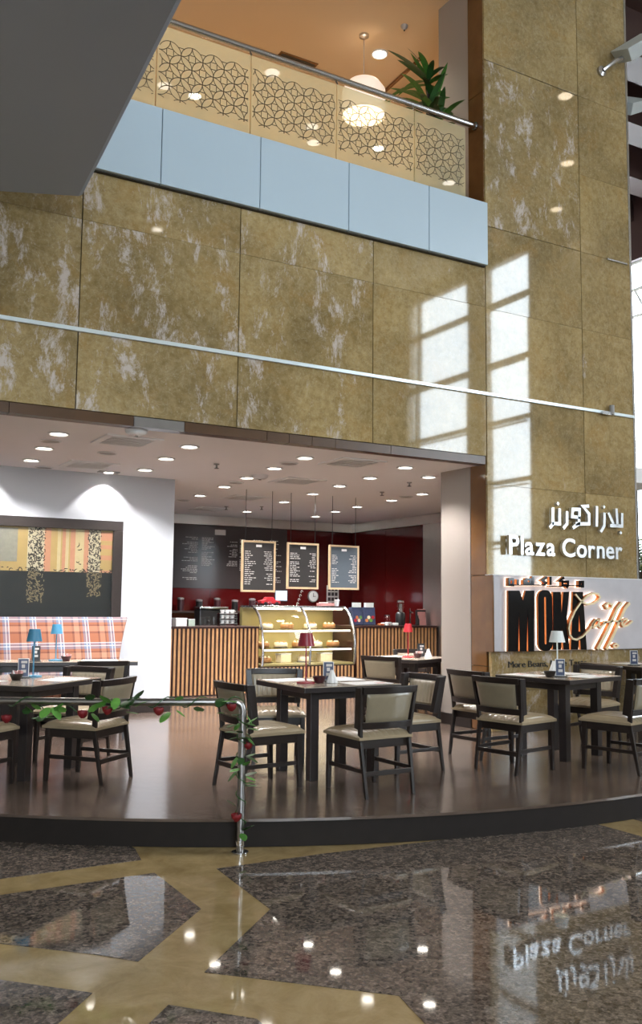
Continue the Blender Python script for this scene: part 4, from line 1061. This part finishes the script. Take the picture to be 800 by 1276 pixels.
for i in range(5):
    x = 8.95 + i * .075
    t = small('packet', 'small wrapped packet lying on the counter, %s from the display boxes' % ORD[i], 'packet', x, 13.34 + .04 * (i % 2), CT, i * .7 if i != 2 else .2, 'packets on the counter')
    MB().box(-.05, .05, -.035, .035, 0, .035 + .012 * (i % 3)).build('wrapper', M[['orange_card', 'paper', 'clear_plastic', 'grey_plastic', 'paper'][i]], t, bevel=.01); MB().box(-.02, .02, -.036, -.0352, .01, .025).build('label_print', M['red_lamp'], t)
t = small('syrup_dispenser', 'tall clear dispenser jar with silver cap on the right counter', 'dispenser', 9.40, 13.40, CT)
MB().lathe([(.085, 0), (.085, .20), (.06, .23)], 20).build('base_jar', M['black'], t, smooth=True)
MB().lathe([(.06, .23), (.065, .40), (.06, .40), (.055, .235)], 20).build('cylinder', M['glass'], t, smooth=True); MB().lathe([(.067, .40), (.06, .43), (.02, .445)], 20).build('cap', M['chrome'], t, smooth=True)
MB().lathe([(.035, .235), (.035, .38)], 12).build('core', M['chrome'], t)
t = small('glass_jar', 'short clear glass jar beside the tall dispenser', 'jar', 9.20, 13.52, CT)
MB().lathe([(.06, 0), (.065, .12), (.05, .16), (.046, .16), (.058, .12), (.055, .01)], 16, cap=False).build('jar', M['glass'], t, smooth=True); MB().lathe([(.054, .16), (.054, .18), (.02, .185)], 16).build('lid', M['chrome'], t)
t = small('beer_tap', 'slim chrome tap between the dispenser and the leaning card', 'tap', 9.58, 13.36, CT)
MB().tube([(0, 0, 0), (0, 0, .2), (0, -.03, .24), (0, -.08, .22)], .014, 8).build('spout', M['chrome'], t, smooth=True); MB().tube([(0, 0, .2), (0, .01, .30)], .012, 8).build('handle', M['chrome'], t)
t = small('tent_card', 'leaning pink and white card on the right counter', 'card', 9.86, 13.38, CT, -.1)
o = MB().box(-.08, .08, -.006, .006, 0, .29).build('card', M['pink'], t); o.rotation_euler.x = -.15
MB().box(-.09, .09, .03, .09, 0, .27).build('holder', M['black'], t)
t = small('dark_bottle', 'small dark bottle at the right counter end', 'bottle', 9.72, 13.32, CT)
MB().lathe([(.03, 0), (.03, .10), (.012, .14), (.012, .17)], 14).build('body', M['black'], t, smooth=True); MB().lathe([(.014, .165), (.014, .18)], 10).build('cap', M['chrome'], t)
# menu wall panel with lettering columns
mp = thing('wall_menu', 'wide charcoal gloss menu panel with pale columns of text on back wall', 'menu', (7.1, 15.998, 2.44))
MB().box(4.6 - 7.1, 8.50 - 7.1, -.02, 0, -.585, .59).build('panel', M['menu_panel'], mp, bevel=.003)
MB().box(-.14, .08, -.023, -.02, .42, .52).build('emblem_print', M['print'], mp)
def text_rows(mb, x0, x1, z1, z0, n, align, seed, y=-.0225, h=.012):
    r = random.Random(seed); z = z1
    for i in range(n):
        w = (x1 - x0) * r.uniform(.35, .95)
        if r.random() > .16:
            a, b = (x0, x0 + w) if align == 'l' else (x1 - w, x1)
            x = a
            while x < b - .01:
                ww = r.uniform(.02, .07); e = min(b, x + ww); mb.add([(x, y, z - h), (e, y, z - h), (e, y, z), (x, y, z)], [(0, 1, 2, 3)]); x = e + .012
        z -= (z1 - z0) / n
for k, (a, b, al, n, z0) in enumerate(((-.82, -.48, 'r', 26, -.45), (-.40, -.12, 'l', 20, -.18), (.10, .33, 'r', 20, -.2), (.38, .62, 'l', 22, -.25), (1.02, 1.30, 'l', 28, -.5), (.66, .95, 'l', 26, -.4))):
    mb = MB(); text_rows(mb, a, b, .36, z0, n, al, k + 5); o = mb.build('menu_text', M['print'], mp); o['kind'] = 'stuff'
# splashback shelf picture and wall items
t = thing('shelf_print', 'small pale blue screen glowing on the back wall above the pastry case', 'screen', (8.38, 15.99, 1.74))
MB().box(-.14, .14, -.03, 0, -.11, .11).build('bezel', M['black'], t, bevel=.004); MB().box(-.125, .125, -.032, -.03, -.095, .095).build('display', emis('lit_blue_screen', (.30, .50, .75), .55), t)
t = thing('back_shelf', 'dark shelf against the red wall behind the slatted counter', 'shelf', (7.0, 15.85, 1.42))
MB().box(-2.2, 1.5, -.15, .15, -.02, .02).build('board', M['slat_back'], t, bevel=.003)
for sx in (-1.5, 0, 1.2): MB().box(sx - .015, sx + .015, -.1, .15, -.12, -.02).build('bracket', M['black'], t)
for i in range(6):
    t = thing('dark_canister', 'dark round canister on the back shelf, %s from the left' % ORD[i], 'canister', (5.9 + i * .36, 15.85, 1.441), 0, 'canisters on the back shelf')
    MB().lathe([(.06, 0), (.06, .16 + .03 * (i % 2)), (.05, .18 + .03 * (i % 2))], 16).build('body', M['maroon_plastic' if i % 2 else 'black'], t, smooth=True); MB().lathe([(.062, .17 + .03 * (i % 2)), (.062, .20 + .03 * (i % 2)), (.02, .21 + .03 * (i % 2))], 16).build('lid', M['grey_plastic'], t, smooth=True)
t = thing('wall_clock', 'round pale clock on the red wall between the hanging boards', 'clock', (9.10, 15.995, 1.735))
MB().tube([(0, -.03, 0), (0, 0, 0)], .115, 28).build('case', M['grey_plastic'], t, smooth=True)
MB().tube([(0, -.034, 0), (0, -.03, 0)], .10, 28).build('dial', M['white_plastic'], t)
MB().box(-.005, .005, -.037, -.034, -.01, .065).build('hand', M['black'], t); MB().box(-.01, .05, -.037, -.034, -.005, .005).build('hand', M['black'], t)
t = thing('wall_poster', 'small grey poster with dark squares under the rightmost hanging board', 'poster', (9.56, 15.995, 1.74))
MB().box(-.14, .14, -.01, 0, -.22, .22).build('sheet', M['print'], t)
for i in range(3):
    for j in range(4): MB().box(-.115 + i * .08, -.05 + i * .08, -.012, -.01, -.19 + j * .1, -.12 + j * .1).build('print_square', M['menu_panel'], t)
t = thing('wall_decal', 'small white curling decal on the red wall left of the clock', 'decal', (8.82, 15.995, 1.70))
for i in range(4): MB().tube([(-.06 + .03 * i + .02 * math.cos(a), -.006, -.12 + .08 * i + .03 * math.sin(a)) for a in [q * .8 for q in range(6)]], .008, 5).build('curl', M['print'], t)
# hanging boards
HB = [(5.60, 6.14, 1.745, 2.478, 'chalk', 'leftmost of three hanging menu boards, dark with pale wooden frame'), (6.33, 6.86, 1.80, 2.476, 'chalk', 'middle of three hanging menu boards, dark with pale wooden frame'),
      (7.04, 7.57, 1.802, 2.47, 'menu_grey', 'rightmost of three hanging menu boards, bluish with pale wooden frame')]
M['menu_grey'] = plain('blue_grey_board', (.11, .135, .16), .2, noise=.15, scale=3)
for k, (a, b, z0, z1, mt, lab) in enumerate(HB):
    t = thing('hanging_menu_board', lab, 'menu board', ((a + b) / 2, 11.9, z0), 0, 'menu boards hung from the ceiling')
    w, h = (b - a) / 2, z1 - z0
    MB().box(-w + .02, w - .02, -.008, .008, .02, h - .02).build('board', M[mt], t)
    for q in ((-w, w, h - .028, h), (-w, w, 0, .028), (-w, -w + .028, .028, h - .028), (w - .028, w, .028, h - .028)):
        MB().box(q[0], q[1], -.016, .016, q[2], q[3]).build('frame', M['board_frame'], t, bevel=.002)
    MB().box(-.045, .045, -.0095, -.008, h - .09, h - .055).build('emblem_print', M['paper'], t)
    for a2, b2, al in ((-w + .05, -.03, 'l'), (.05, w - .05, 'r')):
        mb = MB(); text_rows(mb, a2, b2, h - .15, .09, 17, al, k * 3 + len(al) + int(a2 * 100), -.0095, .010); o = mb.build('menu_text', M['print'], t); o['kind'] = 'stuff'
    for sx in (-w + .06, w - .06): MB().tube([(sx, 0, h), (sx, 0, CEIL - z0)], .004, 5).build('cord', M['black'], t)
# ============================================================ GALLERY: balustrade, plant, pendant
bl = thing('glass_balustrade', 'glass balustrade with flower lattice film along the gallery edge', 'balustrade', (3.0, 8.25, 6.30))
GX = [-2.2, -.2, .82, 1.84, 2.865, 3.887, 4.926, 5.97, 6.72]
def arcs(x0, x1, z0, z1, s, R_):
    """thin rings of the lattice, clipped to the pane's band"""
    mb = MB(); w = .0042
    i0, i1 = int(math.floor((x0 + z0) / s / 2)) - 2, int(math.ceil((x1 + z1) / s / 2)) + 2; j0, j1 = int(math.floor((z0 - x1) / s / 2)) - 2, int(math.ceil((z1 - x0) / s / 2)) + 2
    N = 32
    for i in range(i0, i1 + 1):
        for j in range(j0, j1 + 1):
            cx, cz = (i - j) * s, (i + j) * s
            for k in range(N):
                a, b = 2 * PI * k / N, 2 * PI * (k + 1) / N
                q = [(cx + (R_ - w) * math.cos(a), cz + (R_ - w) * math.sin(a)), (cx + (R_ + w) * math.cos(a), cz + (R_ + w) * math.sin(a)), (cx + (R_ + w) * math.cos(b), cz + (R_ + w) * math.sin(b)), (cx + (R_ - w) * math.cos(b), cz + (R_ - w) * math.sin(b))]
                if all(x0 < p[0] < x1 and z0 < p[1] < z1 for p in q): mb.add([(p[0], -.0075, p[1]) for p in q], [(0, 1, 2, 3)])
    # small lozenges between the petals
    for i in range(i0, i1 + 1):
        for j in range(j0, j1 + 1):
            for dx, dz in ((0, 0),):
                cx, cz = (i + dx - j - dz) * s, (i + dx + j + dz) * s; r = s * .62
                h = r * .5; P = [(cx + h, cz + h), (cx - h, cz + h), (cx - h, cz - h), (cx + h, cz - h)]
                for a in range(4):
                    p, q = Vector(P[a]), Vector(P[(a + 1) % 4]); n = (q - p).normalized(); n = Vector((-n.y, n.x)) * .004
                    f = [p + n, p - n, q - n, q + n]
                    if all(x0 < t.x < x1 and z0 < t.y < z1 for t in f): mb.add([(t.x, -.0075, t.y) for t in f], [(0, 1, 2, 3)])
    return mb
for i in range(len(GX) - 1):
    a, b = GX[i] + .006 - 3.0, GX[i + 1] - .006 - 3.0
    p = MB().box(a, b, -.006, .006, -.02, .955).build('glass_pane', M['frosted'], bl)
    if b > -.8:
        o = arcs(a + .012, b - .012, .20, .82, .1165, .1165).build('film_lattice', M['etch'], p); o['kind'] = 'stuff'
MB().box(-5.2, 3.74, -.03, .03, -.02, .02).build('base_channel', M['grey_plastic'], bl)
hr = thing('handrail', 'long round steel handrail above the gallery glass', 'handrail', (3.0, 8.30, 7.355))
MB().tube([(-5.2, 0, 0), (3.925, 0, 0)], .036, 14).build('rail', M['chrome'], hr, smooth=True)
for x in (-1.0, .9, 1.95, 2.98): MB().tube([(x, 0, -.03), (x, -.03, -.085)], .010, 6).build('bracket', M['chrome'], hr)
MB().tube([(3.905, 0, 0), (3.925, 0, 0)], .05, 14).build('flange', M['chrome'], hr)
pl = thing('potted_dracaena', 'leafy green potted plant behind the gallery handrail beside the white column', 'plant', (6.56, 8.76, 6.302))
MB().lathe([(.20, 0), (.26, .50), (.27, .55), (.25, .55), (.235, .46), (.05, .46)], 24, cap=False).build('pot', M['black'], pl, smooth=True)
MB().lathe([(.24, .48), (.1, .50)], 20).build('soil', M['soil'], pl)
rr = random.Random(5)
def blade(L, W, droop, mat, base, az, el, parent, name='leaf'):
    mb = MB(); n = 8; x = Vector(base); e = el; vs = []
    for i in range(n + 1):
        t = i / n; w = W * (math.sin(PI * min(1, .12 + t * .88)) ** .7) * (1 if t < 1 else 0)
        d = Vector((math.cos(az) * math.cos(e), math.sin(az) * math.cos(e), math.sin(e))); sd = Vector((-math.sin(az), math.cos(az), 0)); upv = sd.cross(d)
        vs += [x + sd * w - upv * -.15 * w, x, x - sd * w - upv * -.15 * w]
        x = x + d * L / n; e -= droop / n
    fs = []
    for i in range(n):
        for k in range(2): fs.append((i * 3 + k, i * 3 + k + 1, i * 3 + 4 + k, i * 3 + 3 + k))
    mb.add(vs, fs); return mb.build(name, mat, parent, smooth=True)
for k, (sx, sy, h) in enumerate(((0, 0, 1.78), (.10, .02, 1.50), (-.06, -.06, 1.35), (.08, -.12, 1.22))):
    MB().tube([(sx * .6, sy * .6, .45), (sx, sy, h)], .024, 7).build('stem', M['wenge'], pl)
    m = [15, 15, 13, 13][k]
    for i in range(m):
        az = i * 2.4 + k; t = i / m
        blade(rr.uniform(.48, .66) * (.50 if math.cos(az) > .25 else 1) * (.75 if math.sin(az) < -.5 else 1), .040, rr.uniform(.3, 1.3), M['leaf_dark' if rr.random() < .55 else 'leaf'], (sx, sy, h - .08 + .12 * t), az, .05 + 1.25 * t, pl)
dp = thing('pendant_lamp', 'cream drum pendant lamp seen through the gallery glass', 'pendant lamp', (6.40, 10.0, 9.3))
MB().tube([(0, 0, -.68), (0, 0, -.02)], .005, 5).build('cord', M['grey_plastic'], dp)
MB().lathe([(.07, 0), (.065, -.03), (.02, -.05)], 16).build('ceiling_rose', M['chrome'], dp, smooth=True)
MB().lathe([(.29, -1.16), (.30, -1.0), (.29, -.80), (.22, -.70), (.05, -.67)], 28, cap=False).build('shade', M['shade_lit'], dp, smooth=True)
lamp('bulb', 'POINT', (0, 0, -1.0), 18, (1, .70, .42), dp, shadow_soft_size=.1)
dp2 = dup(dp, (1.2, 10.6, 9.3), 0, 'drum pendant lamp hidden mostly behind the left gallery glass')
dt = thing('ceiling_sensor', 'small dark sensor on the gallery ceiling above the plant', 'sensor', onp(6.75, 9.55))
MB().lathe([(.05, 0), (.045, -.03), (.015, -.06)], 12).build('body', M['grey_plastic'], dt, smooth=True); MB().lathe([(.012, -.06), (.01, -.075)], 8).build('tip', M['black'], dt)
vt = thing('gallery_vent', 'small rectangular vent in the tan gallery ceiling', 'vent', onp(5.9, 11.0))
MB().box(-.3, .3, -.1, .1, -.012, -.001).build('frame', M['marble_brown'], vt); MB().box(-.27, .27, -.07, .07, -.014, -.012).build('grille', M['joint'], vt)

# ============================================================ FLOODLIGHTS AND CAMERA ON THE PILLAR
fl_ = thing('floodlight', 'grey boxy floodlight on a bracket high on the marble pillar', 'floodlight', (8.92, FY, 8.60))
MB().lathe([(.075, 0), (.07, .03), (.03, .05)], 16).build('wall_boss', M['chrome'], fl_, smooth=True).rotation_euler = (PI / 2, 0, 0)
MB().tube([(0, -.05, 0), (.10, -.16, .10), (.22, -.21, .17)], .03, 8).build('arm', M['chrome'], fl_, smooth=True)
o = MB().add([(-.23, -.13, -.09), (.23, -.13, -.09), (.23, .13, -.09), (-.23, .13, -.09), (-.27, -.17, .09), (.27, -.17, .09), (.27, .17, .09), (-.27, .17, .09)],
             [(0, 3, 2, 1), (4, 5, 6, 7), (0, 1, 5, 4), (1, 2, 6, 5), (2, 3, 7, 6), (3, 0, 4, 7)]).build('housing', plain('pale_grey_metal', (.48, .52, .53), .4, noise=.05), fl_, bevel=.008)
o.location = (.37, -.27, .31); o.rotation_euler = (math.radians(28), math.radians(-35), math.radians(-20))
f2 = thing('floodlight', 'second floodlight, lower, showing beyond the marble pillar edge', 'floodlight', (9.405, 8.62, 8.50))
MB().tube([(0, 0, 0), (.30, 0, .06)], .03, 8).build('arm', M['chrome'], f2)
o = MB().box(-.22, .22, -.2, .2, -.08, .08).build('housing', plain('pale_grey_metal_lower', (.48, .52, .53), .4, noise=.05), f2, bevel=.008); o.location = (.52, 0, .16); o.rotation_euler = (.5, -.5, .2)
cc = thing('security_camera', 'small dark and white security camera beyond the pillar edge', 'camera', (9.405, 8.4, 3.70))
MB().tube([(0, 0, 0), (.12, 0, 0)], .018, 8).build('arm', M['grey_plastic'], cc); MB().box(.10, .19, -.08, .08, -.03, .09).build('housing', M['grey_plastic'], cc, bevel=.01); MB().lathe([(.045, -.03), (.04, -.07), (.015, -.09)], 12, (.145, 0, 0)).build('dome', M['black'], cc, smooth=True)

# ============================================================ RAILING WITH ROSES
ra = thing('steel_railing', 'round steel railing with bent end post in front of the platform', 'railing', (2.62, 5.507, 0))
RZ = .945
RP = [(2.62, 5.507), (1.93, 5.80), (1.24, 6.22), (.55, 6.78), (-.1, 7.5)]
def R2(p, z): return (p[0] - 2.62, p[1] - 5.507, z)
d = (Vector(RP[1]) - Vector(RP[0])).normalized()
bend = [(0, 0, z) for z in (0, .3, .6, RZ - .05)] + [R2((2.62 + d.x * .05 * (1 - math.cos(a)), 5.507 + d.y * .05 * (1 - math.cos(a))), RZ - .05 + .05 * math.sin(a)) for a in (PI / 8, PI / 4, 3 * PI / 8, PI / 2)]
MB().tube(bend + [R2(p, RZ) for p in RP[1:]], .0245, 12).build('rail', M['rail_steel'], ra, smooth=True)
MB().lathe([(.055, 0), (.055, .006), (.03, .012)], 18).build('floor_flange', M['chrome'], ra, smooth=True)
MB().lathe([(.0275, 0), (.0275, .03)], 14, (0, 0, .045)).build('collar', M['chrome'], ra)
MB().tube([R2(RP[3], 0), R2(RP[3], RZ)], .0245, 12).build('post', M['chrome'], ra, smooth=True)
def rose_flower(parent, c, r=.031):
    mb = MB(); rd = random.Random(int(c[0] * 9999))
    def surf(u, v):
        a = u * 2 * PI; rr_ = r * (math.sin(PI * (.06 + v * .56)) ** .8) * (1 + .10 * math.sin(3 * a + v * 6))
        return (c[0] + rr_ * math.cos(a), c[1] + rr_ * math.sin(a), c[2] + (v - .5) * r * 1.5 + .004 * math.sin(5 * a))
    mb.grid(surf, 20, 8)
    for k in range(6):
        a0 = k * 1.05 + rd.random()
        mb.grid(lambda u, v, a0=a0, k=k: (c[0] + r * (1.04 + .05 * k / 6) * math.sin(PI * (.1 + v * .50)) * math.cos(a0 + (u - .5) * 1.7), c[1] + r * (1.04 + .05 * k / 6) * math.sin(PI * (.1 + v * .50)) * math.sin(a0 + (u - .5) * 1.7), c[2] + (v - .5) * r * 1.5), 5, 5)
    return mb.build('rose', M['rose'], parent, smooth=True)
def rose_leaf(parent, c, az, el, L, mat):
    o = blade(L, L * .36, .5, mat, c, az, el, parent); return o
g1 = thing('rose_garland', 'rose garland with green leaves hanging along the horizontal rail', 'garland', (2.62, 5.507, 0), 0, 'artificial rose garlands')
rd = random.Random(3)
def rail_pt(t):
    s = t * (len(RP) - 2); i = min(int(s), len(RP) - 3); f = s - i
    return Vector((RP[i][0] * (1 - f) + RP[i + 1][0] * f - 2.62, RP[i][1] * (1 - f) + RP[i + 1][1] * f - 5.507, RZ))
vine = []
for i in range(90):
    t = i / 89; p = rail_pt(t); a = i * .75; sag = .055 * math.sin(t * PI * 3.2) ** 2 if t > .3 else 0
    vine.append((p.x + .030 * math.cos(a) * .6, p.y + .030 * math.cos(a), p.z + .034 * math.sin(a) - sag))
MB().tube(vine, .004, 5).build('vine', M['leaf_dark'], g1)
for t, dz in ((.035, -.03), (.24, -.055), (.38, -.05), (.445, -.075), (.645, -.11)):
    p = rail_pt(t); rose_flower(g1, (p.x - .01, p.y - .035, p.z + dz))
for k in range(40):
    t = rd.choice([.05, .13, .20, .33, .36, .40, .42, .50, .53, .56, .60]) + rd.uniform(-.02, .02)
    p = rail_pt(t); dz = rd.uniform(-.07, .03) - (.05 if t > .45 else 0)
    rose_leaf(g1, (p.x, p.y - .03, p.z + dz), rd.uniform(3.2, 6.2), rd.uniform(-.9, 1.1), rd.uniform(.065, .10), M[['leaf', 'leaf_pale', 'leaf_pale', 'leaf_dark'][k % 4]])
g2 = thing('rose_garland', 'rose garland twisted down the upright end post of the railing', 'garland', (2.62, 5.507, 0), 0, 'artificial rose garlands')
MB().tube([(.034 * math.cos(i * .6), .034 * math.sin(i * .6), .90 - i * .0115) for i in range(66)], .004, 5).build('vine', M['leaf_dark'], g2)
for c in ((.035, -.02, .665), (-.045, -.03, .225)): rose_flower(g2, c, .032 if c[2] < .5 else .026)
for k in range(30):
    z = rd.choice([.86, .80, .74, .70, .66, .60, .53, .47, .42, .30, .20, .14]) + rd.uniform(-.02, .02)
    az = rd.uniform(2.6, 6.6)
    rose_leaf(g2, (.03 * math.cos(az), .03 * math.sin(az), z), az, rd.uniform(-.8, .8), rd.uniform(.06, .095), M[['leaf', 'leaf_dark', 'leaf_pale', 'leaf'][k % 4]])
# palms outside the glass wall
for k, (x, y, h, lab) in enumerate(((13.8, 11.85, 2.25, 'green palm beyond the pillar edge in front of the bright window'),)):
    t = thing('palm_tree', lab, 'palm', (x, y, 0), 0)
    MB().tube([(0, 0, 0), (.05, 0, h / 2), (0, .03, h)], [.10, .08, .07], 9).build('trunk', M['soil'], t, smooth=True)
    for i in range(16):
        az = i * 2.4; el = .25 + .9 * (i / 16)
        x_ = Vector((0, 0, h)); e = el; pts = []
        for s in range(9):
            pts.append(x_.copy()); x_ = x_ + Vector((math.cos(az) * math.cos(e), math.sin(az) * math.cos(e), math.sin(e))) * .17; e -= .13
        fr = MB().tube(pts, .012, 4)
        sd = Vector((-math.sin(az), math.cos(az), 0))
        for s in range(1, 9):
            for sg in (-1, 1):
                for q in (0, .5):
                    b = pts[s] * (1 - q) + pts[max(0, s - 1)] * q; dr = (pts[s] - pts[s - 1]).normalized()
                    tip = b + (sd * sg * .8 + dr * .6).normalized() * (.58 - .035 * s) + Vector((0, 0, -.06)); w = dr * .034
                    fr.add([b - w, b + w, tip], [(0, 1, 2)])
        o = fr.build('frond', M['leaf_dark'], t)
